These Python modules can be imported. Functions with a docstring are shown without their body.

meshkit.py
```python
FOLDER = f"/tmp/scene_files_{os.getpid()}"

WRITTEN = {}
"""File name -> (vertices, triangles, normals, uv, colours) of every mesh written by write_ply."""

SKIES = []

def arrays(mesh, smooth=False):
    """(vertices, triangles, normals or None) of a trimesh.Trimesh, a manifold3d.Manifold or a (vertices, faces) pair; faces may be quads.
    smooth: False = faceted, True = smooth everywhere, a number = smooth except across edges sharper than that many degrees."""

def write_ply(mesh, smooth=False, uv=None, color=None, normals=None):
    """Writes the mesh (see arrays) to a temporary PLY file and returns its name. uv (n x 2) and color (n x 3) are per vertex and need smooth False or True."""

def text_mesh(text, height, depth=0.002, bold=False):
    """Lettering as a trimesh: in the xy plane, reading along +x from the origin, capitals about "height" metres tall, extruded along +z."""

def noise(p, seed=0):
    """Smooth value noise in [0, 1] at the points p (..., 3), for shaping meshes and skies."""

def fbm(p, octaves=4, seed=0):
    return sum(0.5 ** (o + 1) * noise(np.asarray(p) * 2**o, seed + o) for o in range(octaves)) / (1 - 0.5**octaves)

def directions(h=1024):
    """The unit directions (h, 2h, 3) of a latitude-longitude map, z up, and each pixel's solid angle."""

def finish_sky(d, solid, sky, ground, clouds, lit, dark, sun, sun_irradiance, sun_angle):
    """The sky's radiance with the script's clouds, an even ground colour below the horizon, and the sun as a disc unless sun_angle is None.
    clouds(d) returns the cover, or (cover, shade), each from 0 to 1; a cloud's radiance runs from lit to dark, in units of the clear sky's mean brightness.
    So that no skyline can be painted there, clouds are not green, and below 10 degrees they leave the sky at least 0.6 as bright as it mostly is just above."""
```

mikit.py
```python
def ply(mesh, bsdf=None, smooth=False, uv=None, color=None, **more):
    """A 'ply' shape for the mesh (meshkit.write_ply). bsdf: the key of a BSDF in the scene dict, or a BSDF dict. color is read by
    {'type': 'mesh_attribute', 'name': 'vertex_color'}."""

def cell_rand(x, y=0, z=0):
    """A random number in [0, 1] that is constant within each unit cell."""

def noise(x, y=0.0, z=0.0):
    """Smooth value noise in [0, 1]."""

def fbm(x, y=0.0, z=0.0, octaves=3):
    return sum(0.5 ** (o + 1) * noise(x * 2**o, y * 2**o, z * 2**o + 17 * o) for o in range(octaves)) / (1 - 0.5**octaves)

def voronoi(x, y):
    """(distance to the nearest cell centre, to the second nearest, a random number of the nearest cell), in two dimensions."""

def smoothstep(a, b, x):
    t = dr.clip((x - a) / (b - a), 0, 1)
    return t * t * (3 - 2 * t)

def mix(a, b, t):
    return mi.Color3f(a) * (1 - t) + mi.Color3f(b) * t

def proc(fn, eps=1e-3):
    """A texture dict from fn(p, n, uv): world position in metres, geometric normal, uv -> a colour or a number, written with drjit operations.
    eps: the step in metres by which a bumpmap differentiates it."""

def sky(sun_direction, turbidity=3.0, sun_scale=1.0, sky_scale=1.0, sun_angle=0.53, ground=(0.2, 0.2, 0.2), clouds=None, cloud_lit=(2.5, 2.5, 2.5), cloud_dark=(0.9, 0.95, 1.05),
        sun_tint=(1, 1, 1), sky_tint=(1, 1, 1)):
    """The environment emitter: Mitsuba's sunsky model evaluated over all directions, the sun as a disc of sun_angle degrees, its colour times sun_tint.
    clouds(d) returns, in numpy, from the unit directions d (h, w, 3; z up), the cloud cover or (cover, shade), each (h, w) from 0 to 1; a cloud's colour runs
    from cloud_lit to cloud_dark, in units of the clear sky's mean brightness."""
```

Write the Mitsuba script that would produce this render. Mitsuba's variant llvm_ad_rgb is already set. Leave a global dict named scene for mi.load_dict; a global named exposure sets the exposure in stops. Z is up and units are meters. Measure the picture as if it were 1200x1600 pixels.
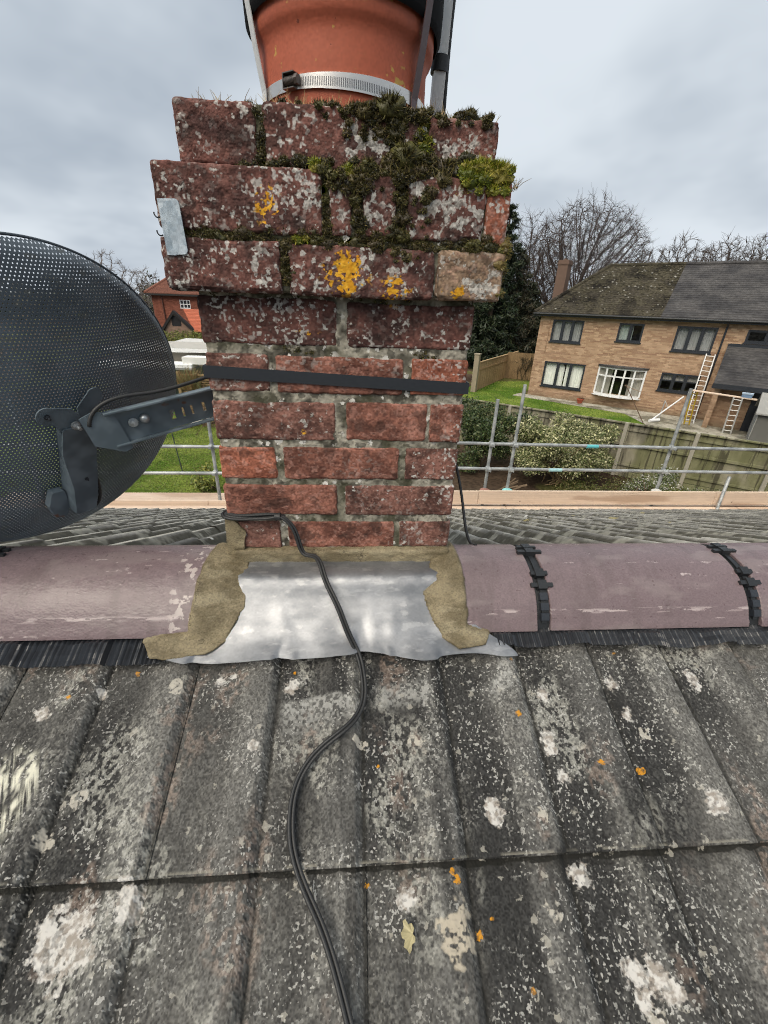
import math
import drjit as dr
import mitsuba as mi
import numpy as np
import trimesh
import shapely
from shapely.geometry import Polygon, Point
import meshkit
import mikit
from mikit import proc, noise, fbm, voronoi, smoothstep, mix

scene, labels = {}, {}
rng = np.random.default_rng(7)
PI = math.pi
T = mi.ScalarTransform4f

# ------------------------------------------------------------------ camera, sky, exposure
# world: x along the roof ridge, y away over the roof, z up, metres; the eye is the origin, the gardens lie 5 m below it
scene['camera'] = {'type': 'perspective', 'fov': 84.55, 'fov_axis': 'x', 'near_clip': 0.02, 'far_clip': 3000.0,
                   'to_world': T().look_at(origin=[0, 0, 0], target=[0.0731, 0.8953, -0.4395], up=[-0.0012, 0.4407, 0.8976])}
exposure = 3.2


def cloud_cover(d):
    z = np.maximum(d[..., 2], 0.0) + 0.30
    q = np.stack([d[..., 0] / z, d[..., 1] / z, np.zeros_like(z)], -1)
    a = meshkit.fbm(q * 1.7 + 3.3, 5, 4)
    b = meshkit.fbm(q * 0.6 + 9.1, 3, 11)
    s = np.clip((0.55 * a + 0.45 * b - 0.37) / 0.24, 0, 1)
    return np.ones_like(s), s * s * (3 - 2 * s)


scene['sky'] = mikit.sky([-0.40, -0.52, 0.76], turbidity=4, sun_scale=0.30, sun_angle=45, sun_tint=(0.90, 0.98, 1.10), clouds=cloud_cover,
                         cloud_lit=(0.80, 0.87, 0.935), cloud_dark=(0.46, 0.53, 0.615), ground=(0.14, 0.14, 0.12))


# ------------------------------------------------------------------ helpers
def lin(r, g, b):
    return tuple(float(((c / 255 + 0.055) / 1.055) ** 2.4 if c > 10 else c / 255 / 12.92) for c in (r, g, b))


def key_of(name):
    if name not in scene and name not in labels:
        return name
    k = 1
    while f'{name}_{k:03d}' in scene or f'{name}_{k:03d}' in labels:
        k += 1
    return f'{name}_{k:03d}'


counters = {}


def fresh(name):
    if name not in counters:
        counters[name] = 0
        return name
    counters[name] += 1
    return f'{name}_{counters[name]:03d}'


def thing(name, label, cat, group=None, kind=None):
    k = fresh(name)
    labels[k] = {'label': label}
    if cat:
        labels[k]['category'] = cat
    if group:
        labels[k]['group'] = group
    if kind:
        labels[k]['kind'] = kind
    return k


def put(key, shape):
    scene[key] = shape
    return key


def add(parent, name, mesh, mat, smooth=False, color=None, label=None, kind=None, tw=None):
    if color is not None and smooth is not True:
        smooth = False
    k = fresh(f'{parent}__{name}' if parent else name)
    more = {} if tw is None else {'to_world': tw}
    scene[k] = mikit.ply(mesh, mat, smooth=smooth, color=color, **more)
    if label or kind:
        labels[k] = {}
        if label:
            labels[k]['label'] = label
        if kind:
            labels[k]['kind'] = kind
    return k


def solo(name, label, cat, mesh, mat, smooth=False, color=None, group=None, kind=None):
    k = thing(name, label, cat, group, kind)
    if color is not None and smooth is not True:
        smooth = False
    scene[k] = mikit.ply(mesh, mat, smooth=smooth, color=color)
    return k


class MB:
    """Collects triangles, with a colour per vertex."""

    def __init__(self):
        self.v, self.f, self.c, self.n = [], [], [], 0

    def add(self, v, f, c=(0.5, 0.5, 0.5)):
        v, f = np.asarray(v, float), np.asarray(f, int)
        if f.shape[1] == 4:
            f = np.vstack([f[:, [0, 1, 2]], f[:, [0, 2, 3]]])
        self.v.append(v)
        self.f.append(f + self.n)
        self.c.append(np.broadcast_to(np.asarray(c, float), (len(v), 3)))
        self.n += len(v)
        return self

    def mesh(self, m, c=(0.5, 0.5, 0.5)):
        return self.add(m.vertices, m.faces, c)

    def box(self, lo, hi, c=(0.5, 0.5, 0.5), jitter=0):
        lo, hi = np.minimum(lo, hi), np.maximum(lo, hi)
        v = np.array([[x, y, z] for x in (lo[0], hi[0]) for y in (lo[1], hi[1]) for z in (lo[2], hi[2])], float)
        return self.add(v, BOXF, c)

    def tube(self, pts, r, sides=8, c=(0.5, 0.5, 0.5), cap=True):
        v, f = tube(pts, r, sides, cap)
        return self.add(v, f, c)

    @property
    def V(self):
        return np.vstack(self.v)

    @property
    def F(self):
        return np.vstack(self.f)

    @property
    def C(self):
        return np.vstack(self.c)

    def tm(self):
        return trimesh.Trimesh(self.V, self.F, process=False)

    def put(self, parent, name, mat=None, smooth=False, label=None, kind=None, fn=None):
        v = self.V if fn is None else fn(self.V)
        return add(parent, name, (v, self.F), mat or 'painted', smooth, None if mat else self.C, label, kind)


BOXF = np.array([[0, 1, 3], [0, 3, 2], [4, 6, 7], [4, 7, 5], [0, 4, 5], [0, 5, 1], [2, 3, 7], [2, 7, 6], [0, 2, 6], [0, 6, 4], [1, 5, 7], [1, 7, 3]])


def tube(points, radii, sides=8, cap=True):
    p = np.asarray(points, float)
    t = np.gradient(p, axis=0)
    t /= np.linalg.norm(t, axis=1, keepdims=True) + 1e-12
    a = np.zeros_like(p)
    ref = np.array([0, 0, 1.0]) if abs(t[0, 2]) < 0.9 else np.array([1.0, 0, 0])
    a0 = np.cross(t[0], ref)
    a0 /= np.linalg.norm(a0)
    for i in range(len(p)):
        a0 = a0 - t[i] * (a0 @ t[i])
        a0 /= np.linalg.norm(a0)
        a[i] = a0
    b, ang = np.cross(t, a), np.arange(sides) * 2 * np.pi / sides
    r = np.broadcast_to(np.asarray(radii, float), (len(p),))
    v = p[:, None] + r[:, None, None] * (np.cos(ang)[None, :, None] * a[:, None] + np.sin(ang)[None, :, None] * b[:, None])
    i, j = np.meshgrid(np.arange(len(p) - 1), np.arange(sides), indexing='ij')
    q = np.stack([i * sides + j, i * sides + (j + 1) % sides, (i + 1) * sides + (j + 1) % sides, (i + 1) * sides + j], -1).reshape(-1, 4)
    f = np.vstack([q[:, [0, 1, 2]], q[:, [0, 2, 3]]])
    v = v.reshape(-1, 3)
    if cap:
        n = len(v)
        v = np.vstack([v, p[0], p[-1]])
        k = np.arange(sides)
        f = np.vstack([f, np.stack([(k + 1) % sides, k, k * 0 + n], 1), np.stack([n - 1 - sides + 1 + k, n - 1 - sides + 1 + (k + 1) % sides, k * 0 + n + 1], 1)])
    return v, f


def spline(pts, n):
    p = np.asarray(pts, float)
    t = np.r_[0, np.cumsum(np.linalg.norm(np.diff(p, axis=0), axis=1))]
    from scipy.interpolate import CubicSpline
    return CubicSpline(t, p)(np.linspace(0, t[-1], n))


def grid_faces(nu, nv):
    i, j = np.meshgrid(np.arange(nu - 1), np.arange(nv - 1), indexing='ij')
    a = i * nv + j
    return np.stack([a, a + nv, a + nv + 1, a + 1], -1).reshape(-1, 4)


def nz(v, s, seed=0, octaves=3):
    return meshkit.fbm(np.asarray(v) * s + 31.7, octaves, seed) - 0.5


def lathe(profile, sides, center):
    p = np.asarray(profile, float)
    a = np.linspace(0, 2 * np.pi, sides, endpoint=False)
    v = np.stack([p[:, None, 0] * np.cos(a), p[:, None, 0] * np.sin(a), np.broadcast_to(p[:, None, 1], (len(p), sides))], -1).reshape(-1, 3) + center
    i, j = np.meshgrid(np.arange(len(p) - 1), np.arange(sides), indexing='ij')
    f = np.stack([i * sides + j, i * sides + (j + 1) % sides, (i + 1) * sides + (j + 1) % sides, (i + 1) * sides + j], -1).reshape(-1, 4)
    return v, np.vstack([f[:, [0, 1, 2]], f[:, [0, 2, 3]]])


def extrude_poly(poly, h):
    return trimesh.creation.extrude_polygon(poly, h, engine='earcut')


def rough_box(lo, hi, edge, rad, amp, freq, seed, chips=0.0):
    """A worn block: finely divided box with rounded edges, pitted faces and knocked corners."""
    lo, hi = np.asarray(lo, float), np.asarray(hi, float)
    m = trimesh.creation.box(hi - lo)
    v, f = trimesh.remesh.subdivide_to_size(m.vertices, m.faces, edge, max_iter=12)
    m = trimesh.Trimesh(v, f, process=True)
    v = np.array(m.vertices)
    inner = (hi - lo) / 2 - rad
    c = np.clip(v, -inner, inner)
    d = v - c
    L = np.linalg.norm(d, axis=1, keepdims=True)
    dirs = d / np.maximum(L, 1e-9)
    w = v + (lo + hi) / 2
    r = np.minimum(L, rad)
    on_edge = (np.abs(d) > 1e-6).sum(1) >= 2
    ch = np.clip(nz(w, freq * 0.35, seed + 5) * 2 - 0.25, 0, 1) * chips * on_edge
    v = c + dirs * (r - ch[:, None] * rad * 1.5) + dirs * (nz(w, freq, seed, 4) * amp * 2)[:, None] + dirs * (nz(w, freq * 0.22, seed + 9, 2) * amp * 1.3)[:, None]
    return v + (lo + hi) / 2, np.array(m.faces)


# ------------------------------------------------------------------ materials
def flat(name, color, rough=0.7, metallic=0.0, spec=0.5, **kw):
    scene[name] = {'type': 'twosided', 'bsdf': {'type': 'principled', 'base_color': {'type': 'rgb', 'value': list(map(float, color))}, 'roughness': rough, 'metallic': metallic, 'specular': spec, **kw}}


def tex(name, fn, rough=0.8, metallic=0.0, spec=0.3, bump=None, eps=4e-4, **kw):
    b = {'type': 'principled', 'base_color': proc(fn), 'roughness': rough if not callable(rough) else proc(rough), 'metallic': metallic, 'specular': spec, **kw}
    if bump is not None:
        b = {'type': 'bumpmap', 'arbitrary': proc(bump, eps), 'scale': 1.0, 'bsdf': b}
    scene[name] = {'type': 'twosided', 'bsdf': b}


scene['painted'] = {'type': 'twosided', 'bsdf': {'type': 'principled', 'base_color': {'type': 'mesh_attribute', 'name': 'vertex_color'}, 'roughness': 0.75, 'specular': 0.25}}
scene['leafy'] = {'type': 'twosided', 'bsdf': {'type': 'principled', 'base_color': {'type': 'mesh_attribute', 'name': 'vertex_color'}, 'roughness': 0.5, 'specular': 0.4}}
scene['pane'] = {'type': 'thindielectric', 'int_ior': 1.5}

flat('galvanised', (0.42, 0.45, 0.47), 0.42, 0.75)
flat('aluminium', (0.58, 0.585, 0.575), 0.45, 0.25)
flat('pale_aluminium', (0.66, 0.665, 0.655), 0.5, 0.1)
flat('stainless', (0.62, 0.60, 0.57), 0.33, 0.85)
flat('black_plastic', (0.016, 0.018, 0.020), 0.45)
flat('vent_plastic', (0.020, 0.022, 0.026), 0.28, spec=0.6)
flat('black_rubber', (0.022, 0.023, 0.024), 0.55)
flat('dark_paint', (0.020, 0.024, 0.028), 0.4)
flat('white_frame', (0.75, 0.76, 0.76), 0.4)
flat('dark_frame', (0.022, 0.026, 0.033), 0.4)
flat('dark_inside', (0.03, 0.03, 0.032), 0.9)
flat('old_steel', (0.16, 0.14, 0.13), 0.4, 0.7)
flat('soot_black', (0.010, 0.010, 0.011), 0.8, spec=0.1)
flat('yellow_paint', (0.55, 0.38, 0.03), 0.5)
flat('maroon_strap', (0.075, 0.035, 0.033), 0.4)


def spots(x, y, scale, chance, radius, wob, seed):
    """Roundish growths with ragged edges: 1 inside, 0 outside."""
    d, _, r = voronoi(x * scale + seed * 3.7, y * scale)
    d = d + (fbm(x * wob, y * wob, seed, 3) - 0.5) * radius * 1.7
    size = radius * (0.35 + 0.65 * r / chance)
    return dr.select(r < chance, 1 - smoothstep(size * 0.72, size * 1.05, d), 0.0)


def tile_color(p, n, uv):
    x, y = p.x, p.y * 1.098
    big = fbm(x * 5 + 3, y * 3.2, 1.0, 3)
    col = mix((0.034, 0.034, 0.033), (0.090, 0.088, 0.082), smoothstep(0.32, 0.68, big))
    # rubbed roll crests and runs of paler crust down the slope
    u = (x - 0.017) / 0.15
    u = u - dr.floor(u)
    worn = smoothstep(0.35, 0.75, u) * (1 - smoothstep(0.93, 1.0, u))
    run = fbm(x * 34, y * 3.4, 5.0, 3)
    crust = smoothstep(0.47, 0.68, fbm(x * 30, y * 15, 2.0, 4) * 0.6 + run * 0.4 + 0.05 * worn)
    g = noise(x * 300, y * 260, 3)
    g2 = noise(x * 170 + 7, y * 150, 5)
    gr = fbm(x * 240, y * 210, 9.0, 2)
    col = mix(col, (0.25, 0.246, 0.222), crust * smoothstep(0.40, 0.62, gr) * (0.26 + 0.30 * worn))
    col = mix(col, (0.185, 0.182, 0.170), worn * 0.42 * smoothstep(0.3, 0.6, run))
    pale = smoothstep(0.57, 0.70, fbm(x * 11 + 40, y * 6, 7.0, 4))
    col = mix(col, (0.36, 0.357, 0.318), pale * 0.55 * smoothstep(0.38, 0.60, fbm(x * 190, y * 150, 3.0, 3)))
    pink = smoothstep(0.62, 0.74, fbm(x * 14 + 11, y * 9, 21.0, 4))
    col = mix(col, (0.32, 0.245, 0.20), pink * 0.35 * smoothstep(0.35, 0.6, g2))
    # sand grain
    col = col * (0.56 + 0.88 * noise(x * 480, y * 440, 6)) * (0.78 + 0.44 * g)
    col = mix(col, (0.46, 0.455, 0.425), smoothstep(0.64, 0.78, fbm(x * 330, y * 300, 9.0, 2)) * 0.75 * smoothstep(0.25, 0.7, fbm(x * 20, y * 20, 12.0, 2)))
    # grime and shade in the laps and under the course edges, painted into the colour
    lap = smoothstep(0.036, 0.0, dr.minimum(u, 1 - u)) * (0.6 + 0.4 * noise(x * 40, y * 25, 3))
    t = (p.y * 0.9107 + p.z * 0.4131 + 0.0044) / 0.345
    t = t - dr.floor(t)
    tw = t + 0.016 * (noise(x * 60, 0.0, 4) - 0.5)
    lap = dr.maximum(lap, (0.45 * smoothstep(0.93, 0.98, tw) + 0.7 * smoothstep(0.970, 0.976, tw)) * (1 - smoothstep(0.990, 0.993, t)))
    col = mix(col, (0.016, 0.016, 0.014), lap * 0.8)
    lip = smoothstep(0.014, 0.002, t) * smoothstep(0.35, 0.6, noise(x * 50, 4.0, 2))
    col = mix(col, (0.30, 0.285, 0.235), lip * 0.45)
    dark = spots(x, y, 8.0, 0.10, 0.22, 30, 2)
    col = mix(col, (0.022, 0.022, 0.021), dark * 0.7)
    fine = smoothstep(0.25, 0.5, fbm(x * 190, y * 190, 31.0, 2))
    small = spots(x, y, 44.0, 0.09, 0.28, 260, 4)
    col = mix(col, (0.46, 0.44, 0.38), small * fine * 0.5)
    mid = spots(x, y, 19.0, 0.06, 0.24, 130, 11)
    col = mix(col, (0.52, 0.49, 0.42), mid * fine * 0.7)
    white = spots(x, y, 8.0, 0.05, 0.18, 75, 1)
    near_ = mi.Float(9.0)
    for a, b, rr in ((-0.108, 0.557, 0.017), (0.215, 0.374, 0.013), (0.218, 0.362, 0.013), (0.343, 0.409, 0.013), (0.334, 0.459, 0.015), (0.333, 0.444, 0.012), (0.649, 0.548, 0.015), (0.655, 0.535, 0.010), (-0.372, 0.274, 0.040), (-0.350, 0.258, 0.022), (-0.306, 0.299, 0.024), (0.381, 0.199, 0.028), (0.405, 0.190, 0.018), (0.333, 0.301, 0.016), (0.074, 0.285, 0.014), (0.487, 0.541, 0.016), (-0.234, 0.564, 0.010), (-0.214, 0.571, 0.008), (-0.435, 0.549, 0.011), (0.347, 0.529, 0.014), (0.494, 0.490, 0.011), (-0.52, 0.52, 0.014), (0.57, 0.36, 0.016), (-0.16, 0.46, 0.008)):
        near_ = dr.minimum(near_, dr.sqrt(dr.square(x - a) + dr.square((p.y - b) * 1.1)) / rr)
    near_ = near_ + (fbm(x * 60, y * 60, 13.0, 3) - 0.5) * 1.3 + (fbm(x * 210, y * 210, 3.0, 3) - 0.5) * 1.1
    white = dr.maximum(white, smoothstep(1.05, 0.62, near_))
    col = mix(col, mix((0.30, 0.27, 0.235), (0.56, 0.545, 0.51), smoothstep(0.28, 0.62, fbm(x * 150, y * 150, 17.0, 3))), white * (0.55 + 0.45 * fine))
    cream = spots(x, y, 5.5, 0.12, 0.17, 60, 6)
    col = mix(col, (0.47, 0.42, 0.33), cream * fine * 0.85)
    orange = spots(x, y, 60.0, 0.003, 0.34, 300, 8)
    near_ = mi.Float(9.0)
    for a, b, rr in ((-0.386, 0.581, 0.0050), (0.477, 0.409, 0.006), (0.148, 0.300, 0.005), (0.142, 0.309, 0.004), (-0.106, 0.577, 0.004), (0.302, 0.583, 0.004), (0.020, 0.305, 0.004), (0.04, 0.43, 0.003), (0.23, 0.20, 0.004)):
        near_ = dr.minimum(near_, dr.sqrt(dr.square(x - a) + dr.square((p.y - b) * 1.1)) / rr)
    orange = dr.maximum(orange, smoothstep(1.0, 0.75, near_ + (fbm(x * 260, y * 260, 3.0, 3) - 0.5) * 1.6)) * (0.4 + 0.6 * fine)
    col = mix(col, (0.55, 0.25, 0.02), orange * 0.9)
    # cement wash trowelled under the flashing, white paint swipe at the far left
    wash = smoothstep(0.075, 0.06, dr.abs(x + 0.055)) * smoothstep(0.455, 0.53, p.y) * (1 - smoothstep(0.535, 0.545, p.y + 0.02 * noise(x * 30)))
    rr = dr.sqrt(dr.square(x - 0.235) + dr.square(p.y - 0.585))
    wash = dr.maximum(wash, smoothstep(0.035, 0.048, rr) * (1 - smoothstep(0.05, 0.085, rr)) * smoothstep(0.22, 0.27, x))
    wash = dr.maximum(wash, 0.8 * smoothstep(0.06, 0.04, dr.abs(x - 0.09)) * smoothstep(0.50, 0.53, p.y) * (1 - smoothstep(0.535, 0.56, p.y)))
    col = mix(col, (0.40, 0.40, 0.375), wash * (0.15 + 0.6 * smoothstep(0.3, 0.7, gr)))
    sw = smoothstep(0.36, 0.62, fbm((x + 0.45 * y) * 190, y * 14, 3.0, 4)) * smoothstep(0.3, 0.55, fbm(x * 60, y * 40, 6.0, 3)) * 0.85
    arc = dr.sqrt(dr.square((x + 0.515) * 1.0) + dr.square((p.y - 0.41) * 0.72))
    col = mix(col, (0.70, 0.69, 0.57), sw * (1 - smoothstep(0.035, 0.055, arc)))
    return col


def tile_bump(p, n, uv):
    x, y = p.x, p.y * 1.098
    return 0.0016 * noise(x * 480, y * 440, 6) + 0.0026 * fbm(x * 110, y * 90, 2.0, 2) + 0.003 * noise(x * 28, y * 18, 4)


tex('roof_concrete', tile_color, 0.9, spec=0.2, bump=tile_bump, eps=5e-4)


def far_tile_color(p, n, uv):
    x, y = p.x, p.y
    a = fbm(x * 3, y * 3, 1.0, 4)
    col = mix((0.165, 0.160, 0.146), (0.32, 0.312, 0.285), smoothstep(0.35, 0.68, a))
    b = fbm(x * 26, y * 18, 4.0, 3)
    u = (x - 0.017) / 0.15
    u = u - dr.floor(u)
    col = mix(col, (0.050, 0.047, 0.034), smoothstep(0.03, 0.13, dr.abs(u - 0.66)) * 0.85)  # shade on the roll flanks put into the colour, along with some algae
    col = mix(col, (0.36, 0.35, 0.30), smoothstep(0.52, 0.70, b) * 0.5)
    col = col * (0.75 + 0.5 * noise(x * 120, y * 90, 2))
    col = mix(col, (0.6, 0.59, 0.54), spots(x, y, 6.0, 0.08, 0.16, 60, 3) * 0.8)
    return mix(col, (0.38, 0.32, 0.14), spots(x, y, 4.0, 0.06, 0.2, 50, 5) * 0.6)


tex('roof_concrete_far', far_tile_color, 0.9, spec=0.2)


def brick_maker(lo, hi, seed, lichen, orange):
    def fn(p, n, uv):
        x, z = dr.select(dr.abs(n.x) > 0.7, p.y, p.x), p.z
        a = fbm(x * 26, z * 34, p.y * 20 + seed, 4)
        col = mix(lo, hi, smoothstep(0.30, 0.70, a))
        flake = smoothstep(0.54, 0.66, fbm(x * 95 + z * 60, z * 140 - x * 40, seed + 3.0, 3))
        col = mix(col, (0.44, 0.25, 0.205), flake * (0.46 - 0.40 * lichen))
        col = col * (0.62 + 0.76 * noise(x * 330, z * 330, seed))
        col = mix(col, (0.024, 0.018, 0.016), smoothstep(0.60, 0.72, fbm(x * 40 + 5, z * 40, seed + 8.0, 3)) * 0.5)
        # crustose lichen: dust of white specks, thicker near the top courses and towards the right edge
        zone = smoothstep(-0.20, 0.02, z) * 0.35 + smoothstep(0.10, 0.2, p.x) * 0.6 + 0.14
        patch = fbm(x * 10 + 2, z * 13, 9.0, 3)
        zone = zone * (0.12 + smoothstep(0.46, 0.66, patch))
        dust = smoothstep(0.56, 0.70, noise(x * 260, z * 260, 7) * 0.5 + 0.5 * fbm(x * 110, z * 110, 2.0, 3))
        col = mix(col, (0.50, 0.48, 0.45), dr.clip(dust * zone * 1.5 * (0.4 + 0.6 * lichen), 0, 0.85))
        crust = spots(x, z, 78.0, 0.45, 0.40, 340, 3) * smoothstep(0.44, 0.55, fbm(x * 12 + 4, z * 15, 5.0, 3))
        col = mix(col, (0.62, 0.62, 0.58), 0.6 * crust * lichen * smoothstep(0.2, 0.5, noise(x * 240, z * 240, 4)) * smoothstep(-0.10, 0.03, z))
        if lichen > 0.6:
            def blob(a, b, ra, rb):
                return dr.exp(-dr.square((p.x - a) / ra) - dr.square((z - b) / rb))
            e = blob(0.125, 0.125, 0.055, 0.030) + blob(0.20, 0.028, 0.025, 0.022) + blob(0.025, 0.205, 0.03, 0.022) + 0.8 * blob(-0.06, 0.128, 0.03, 0.03)
            e = e + 0.8 * blob(0.01, 0.128, 0.025, 0.03) + 0.7 * blob(0.14, 0.205, 0.035, 0.02) + 0.7 * blob(0.055, 0.045, 0.05, 0.025) + 0.5 * blob(-0.16, 0.045, 0.05, 0.02) + 0.5 * blob(-0.09, 0.20, 0.012, 0.02)
            big = smoothstep(0.52, 0.58, fbm(x * 105, z * 105, 7.0, 4) * 0.60 + 0.20 * fbm(x * 300, z * 300, 2.0, 2) + 0.20 * e)
            col = mix(col, mix((0.24, 0.235, 0.215), (0.56, 0.555, 0.52), smoothstep(0.25, 0.65, fbm(x * 260, z * 260, 9.0, 2))), big * 0.72)
        if orange:
            e = dr.exp(-dr.square((p.x + 0.012) / 0.030) - dr.square((z - 0.042) / 0.026)) + 0.75 * dr.exp(-dr.square((p.x - 0.065) / 0.022) - dr.square((z - 0.02) / 0.02))
            e = e + 0.5 * dr.exp(-dr.square((p.x + 0.12) / 0.02) - dr.square((z - 0.12) / 0.03)) + 0.5 * dr.exp(-dr.square((p.x - 0.16) / 0.03) - dr.square((z - 0.02) / 0.012))
            e = e + 0.35 * dr.exp(-dr.square((p.x + 0.08) / 0.03) - dr.square((z + 0.045) / 0.006)) + 0.45 * dr.exp(-dr.square((p.x + 0.09) / 0.006) - dr.square((z + 0.21) / 0.006))
            o = smoothstep(0.52, 0.58, fbm(x * 150, z * 150, 3.0, 4) * 0.62 + 0.16 * noise(x * 420, z * 420, 8) + 0.25 * e) * smoothstep(0.1, 0.35, e)
            col = mix(col, mix((0.50, 0.21, 0.01), (0.66, 0.38, 0.04), noise(x * 300, z * 300, 2)), o)
        return col

    return fn


def brick_bump(p, n, uv):
    x = dr.select(dr.abs(n.x) > 0.7, p.y, p.x)
    return 0.0020 * fbm(x * 150, p.z * 170, p.y * 150, 3) + 0.0008 * noise(x * 500, p.z * 500, 2)


tex('brick_red', brick_maker((0.125, 0.053, 0.039), (0.270, 0.118, 0.086), 1.0, 0.5, True), 0.9, spec=0.2, bump=brick_bump)
tex('brick_orange', brick_maker((0.20, 0.072, 0.047), (0.34, 0.128, 0.082), 4.0, 0.2, False), 0.9, spec=0.2, bump=brick_bump)
tex('brick_brown', brick_maker((0.085, 0.042, 0.034), (0.215, 0.105, 0.083), 6.0, 0.62, True), 0.9, spec=0.2, bump=brick_bump)
tex('brick_dark', brick_maker((0.058, 0.030, 0.027), (0.150, 0.068, 0.056), 2.0, 1.0, True), 0.9, spec=0.2, bump=brick_bump)
tex('brick_buff', brick_maker((0.15, 0.10, 0.068), (0.30, 0.21, 0.145), 3.0, 0.7, True), 0.9, spec=0.2, bump=brick_bump)


def mortar_color(p, n, uv):
    x, z = p.x + p.y, p.z
    a = fbm(x * 50, z * 50, 2.0, 3)
    col = mix((0.10, 0.094, 0.075), (0.34, 0.32, 0.265), smoothstep(0.3, 0.65, a)) * (0.6 + 0.8 * noise(x * 300, z * 300, p.y * 300))
    col = mix(col, (0.05, 0.047, 0.038), smoothstep(0.56, 0.68, fbm(x * 90, z * 90, 3.0, 3)) * 0.7)
    col = mix(col, (0.05, 0.052, 0.026), smoothstep(0.02, 0.09, z) * 0.8 + 0.5 * smoothstep(0.55, 0.66, fbm(x * 18, z * 18, 8.0, 2)))
    w = spots(x, z, 66.0, 0.42, 0.42, 300, 2) * smoothstep(0.38, 0.52, fbm(x * 16, z * 16, 4.0, 2))
    return mix(col, (0.62, 0.61, 0.57), w * 0.9)


def rough_bump(p, n, uv):
    return 0.006 * fbm((p.x + p.y) * 130, p.z * 130, p.y * 60, 3)


tex('lime_mortar', mortar_color, 0.95, spec=0.1, bump=rough_bump)


def cement_color(p, n, uv):
    a = fbm(p.x * 30, p.y * 30, p.z * 30, 3)
    col = mix((0.130, 0.106, 0.062), (0.220, 0.184, 0.115), smoothstep(0.3, 0.7, a))
    col = mix(col, (0.27, 0.235, 0.155), smoothstep(0.55, 0.7, fbm(p.x * 16 + 3, p.y * 40, p.z * 40, 4)) * 0.6)
    crack = smoothstep(0.010, 0.003, dr.abs(fbm(p.x * 22, p.y * 34, p.z * 34, 4) - 0.5)) * smoothstep(0.52, 0.6, fbm(p.x * 12, p.y * 12, p.z * 12 + 5, 2))
    col = mix(col, (0.045, 0.036, 0.022), crack * 0.8)
    return col * (0.66 + 0.68 * noise(p.x * 430, p.y * 430, p.z * 430))


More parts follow.
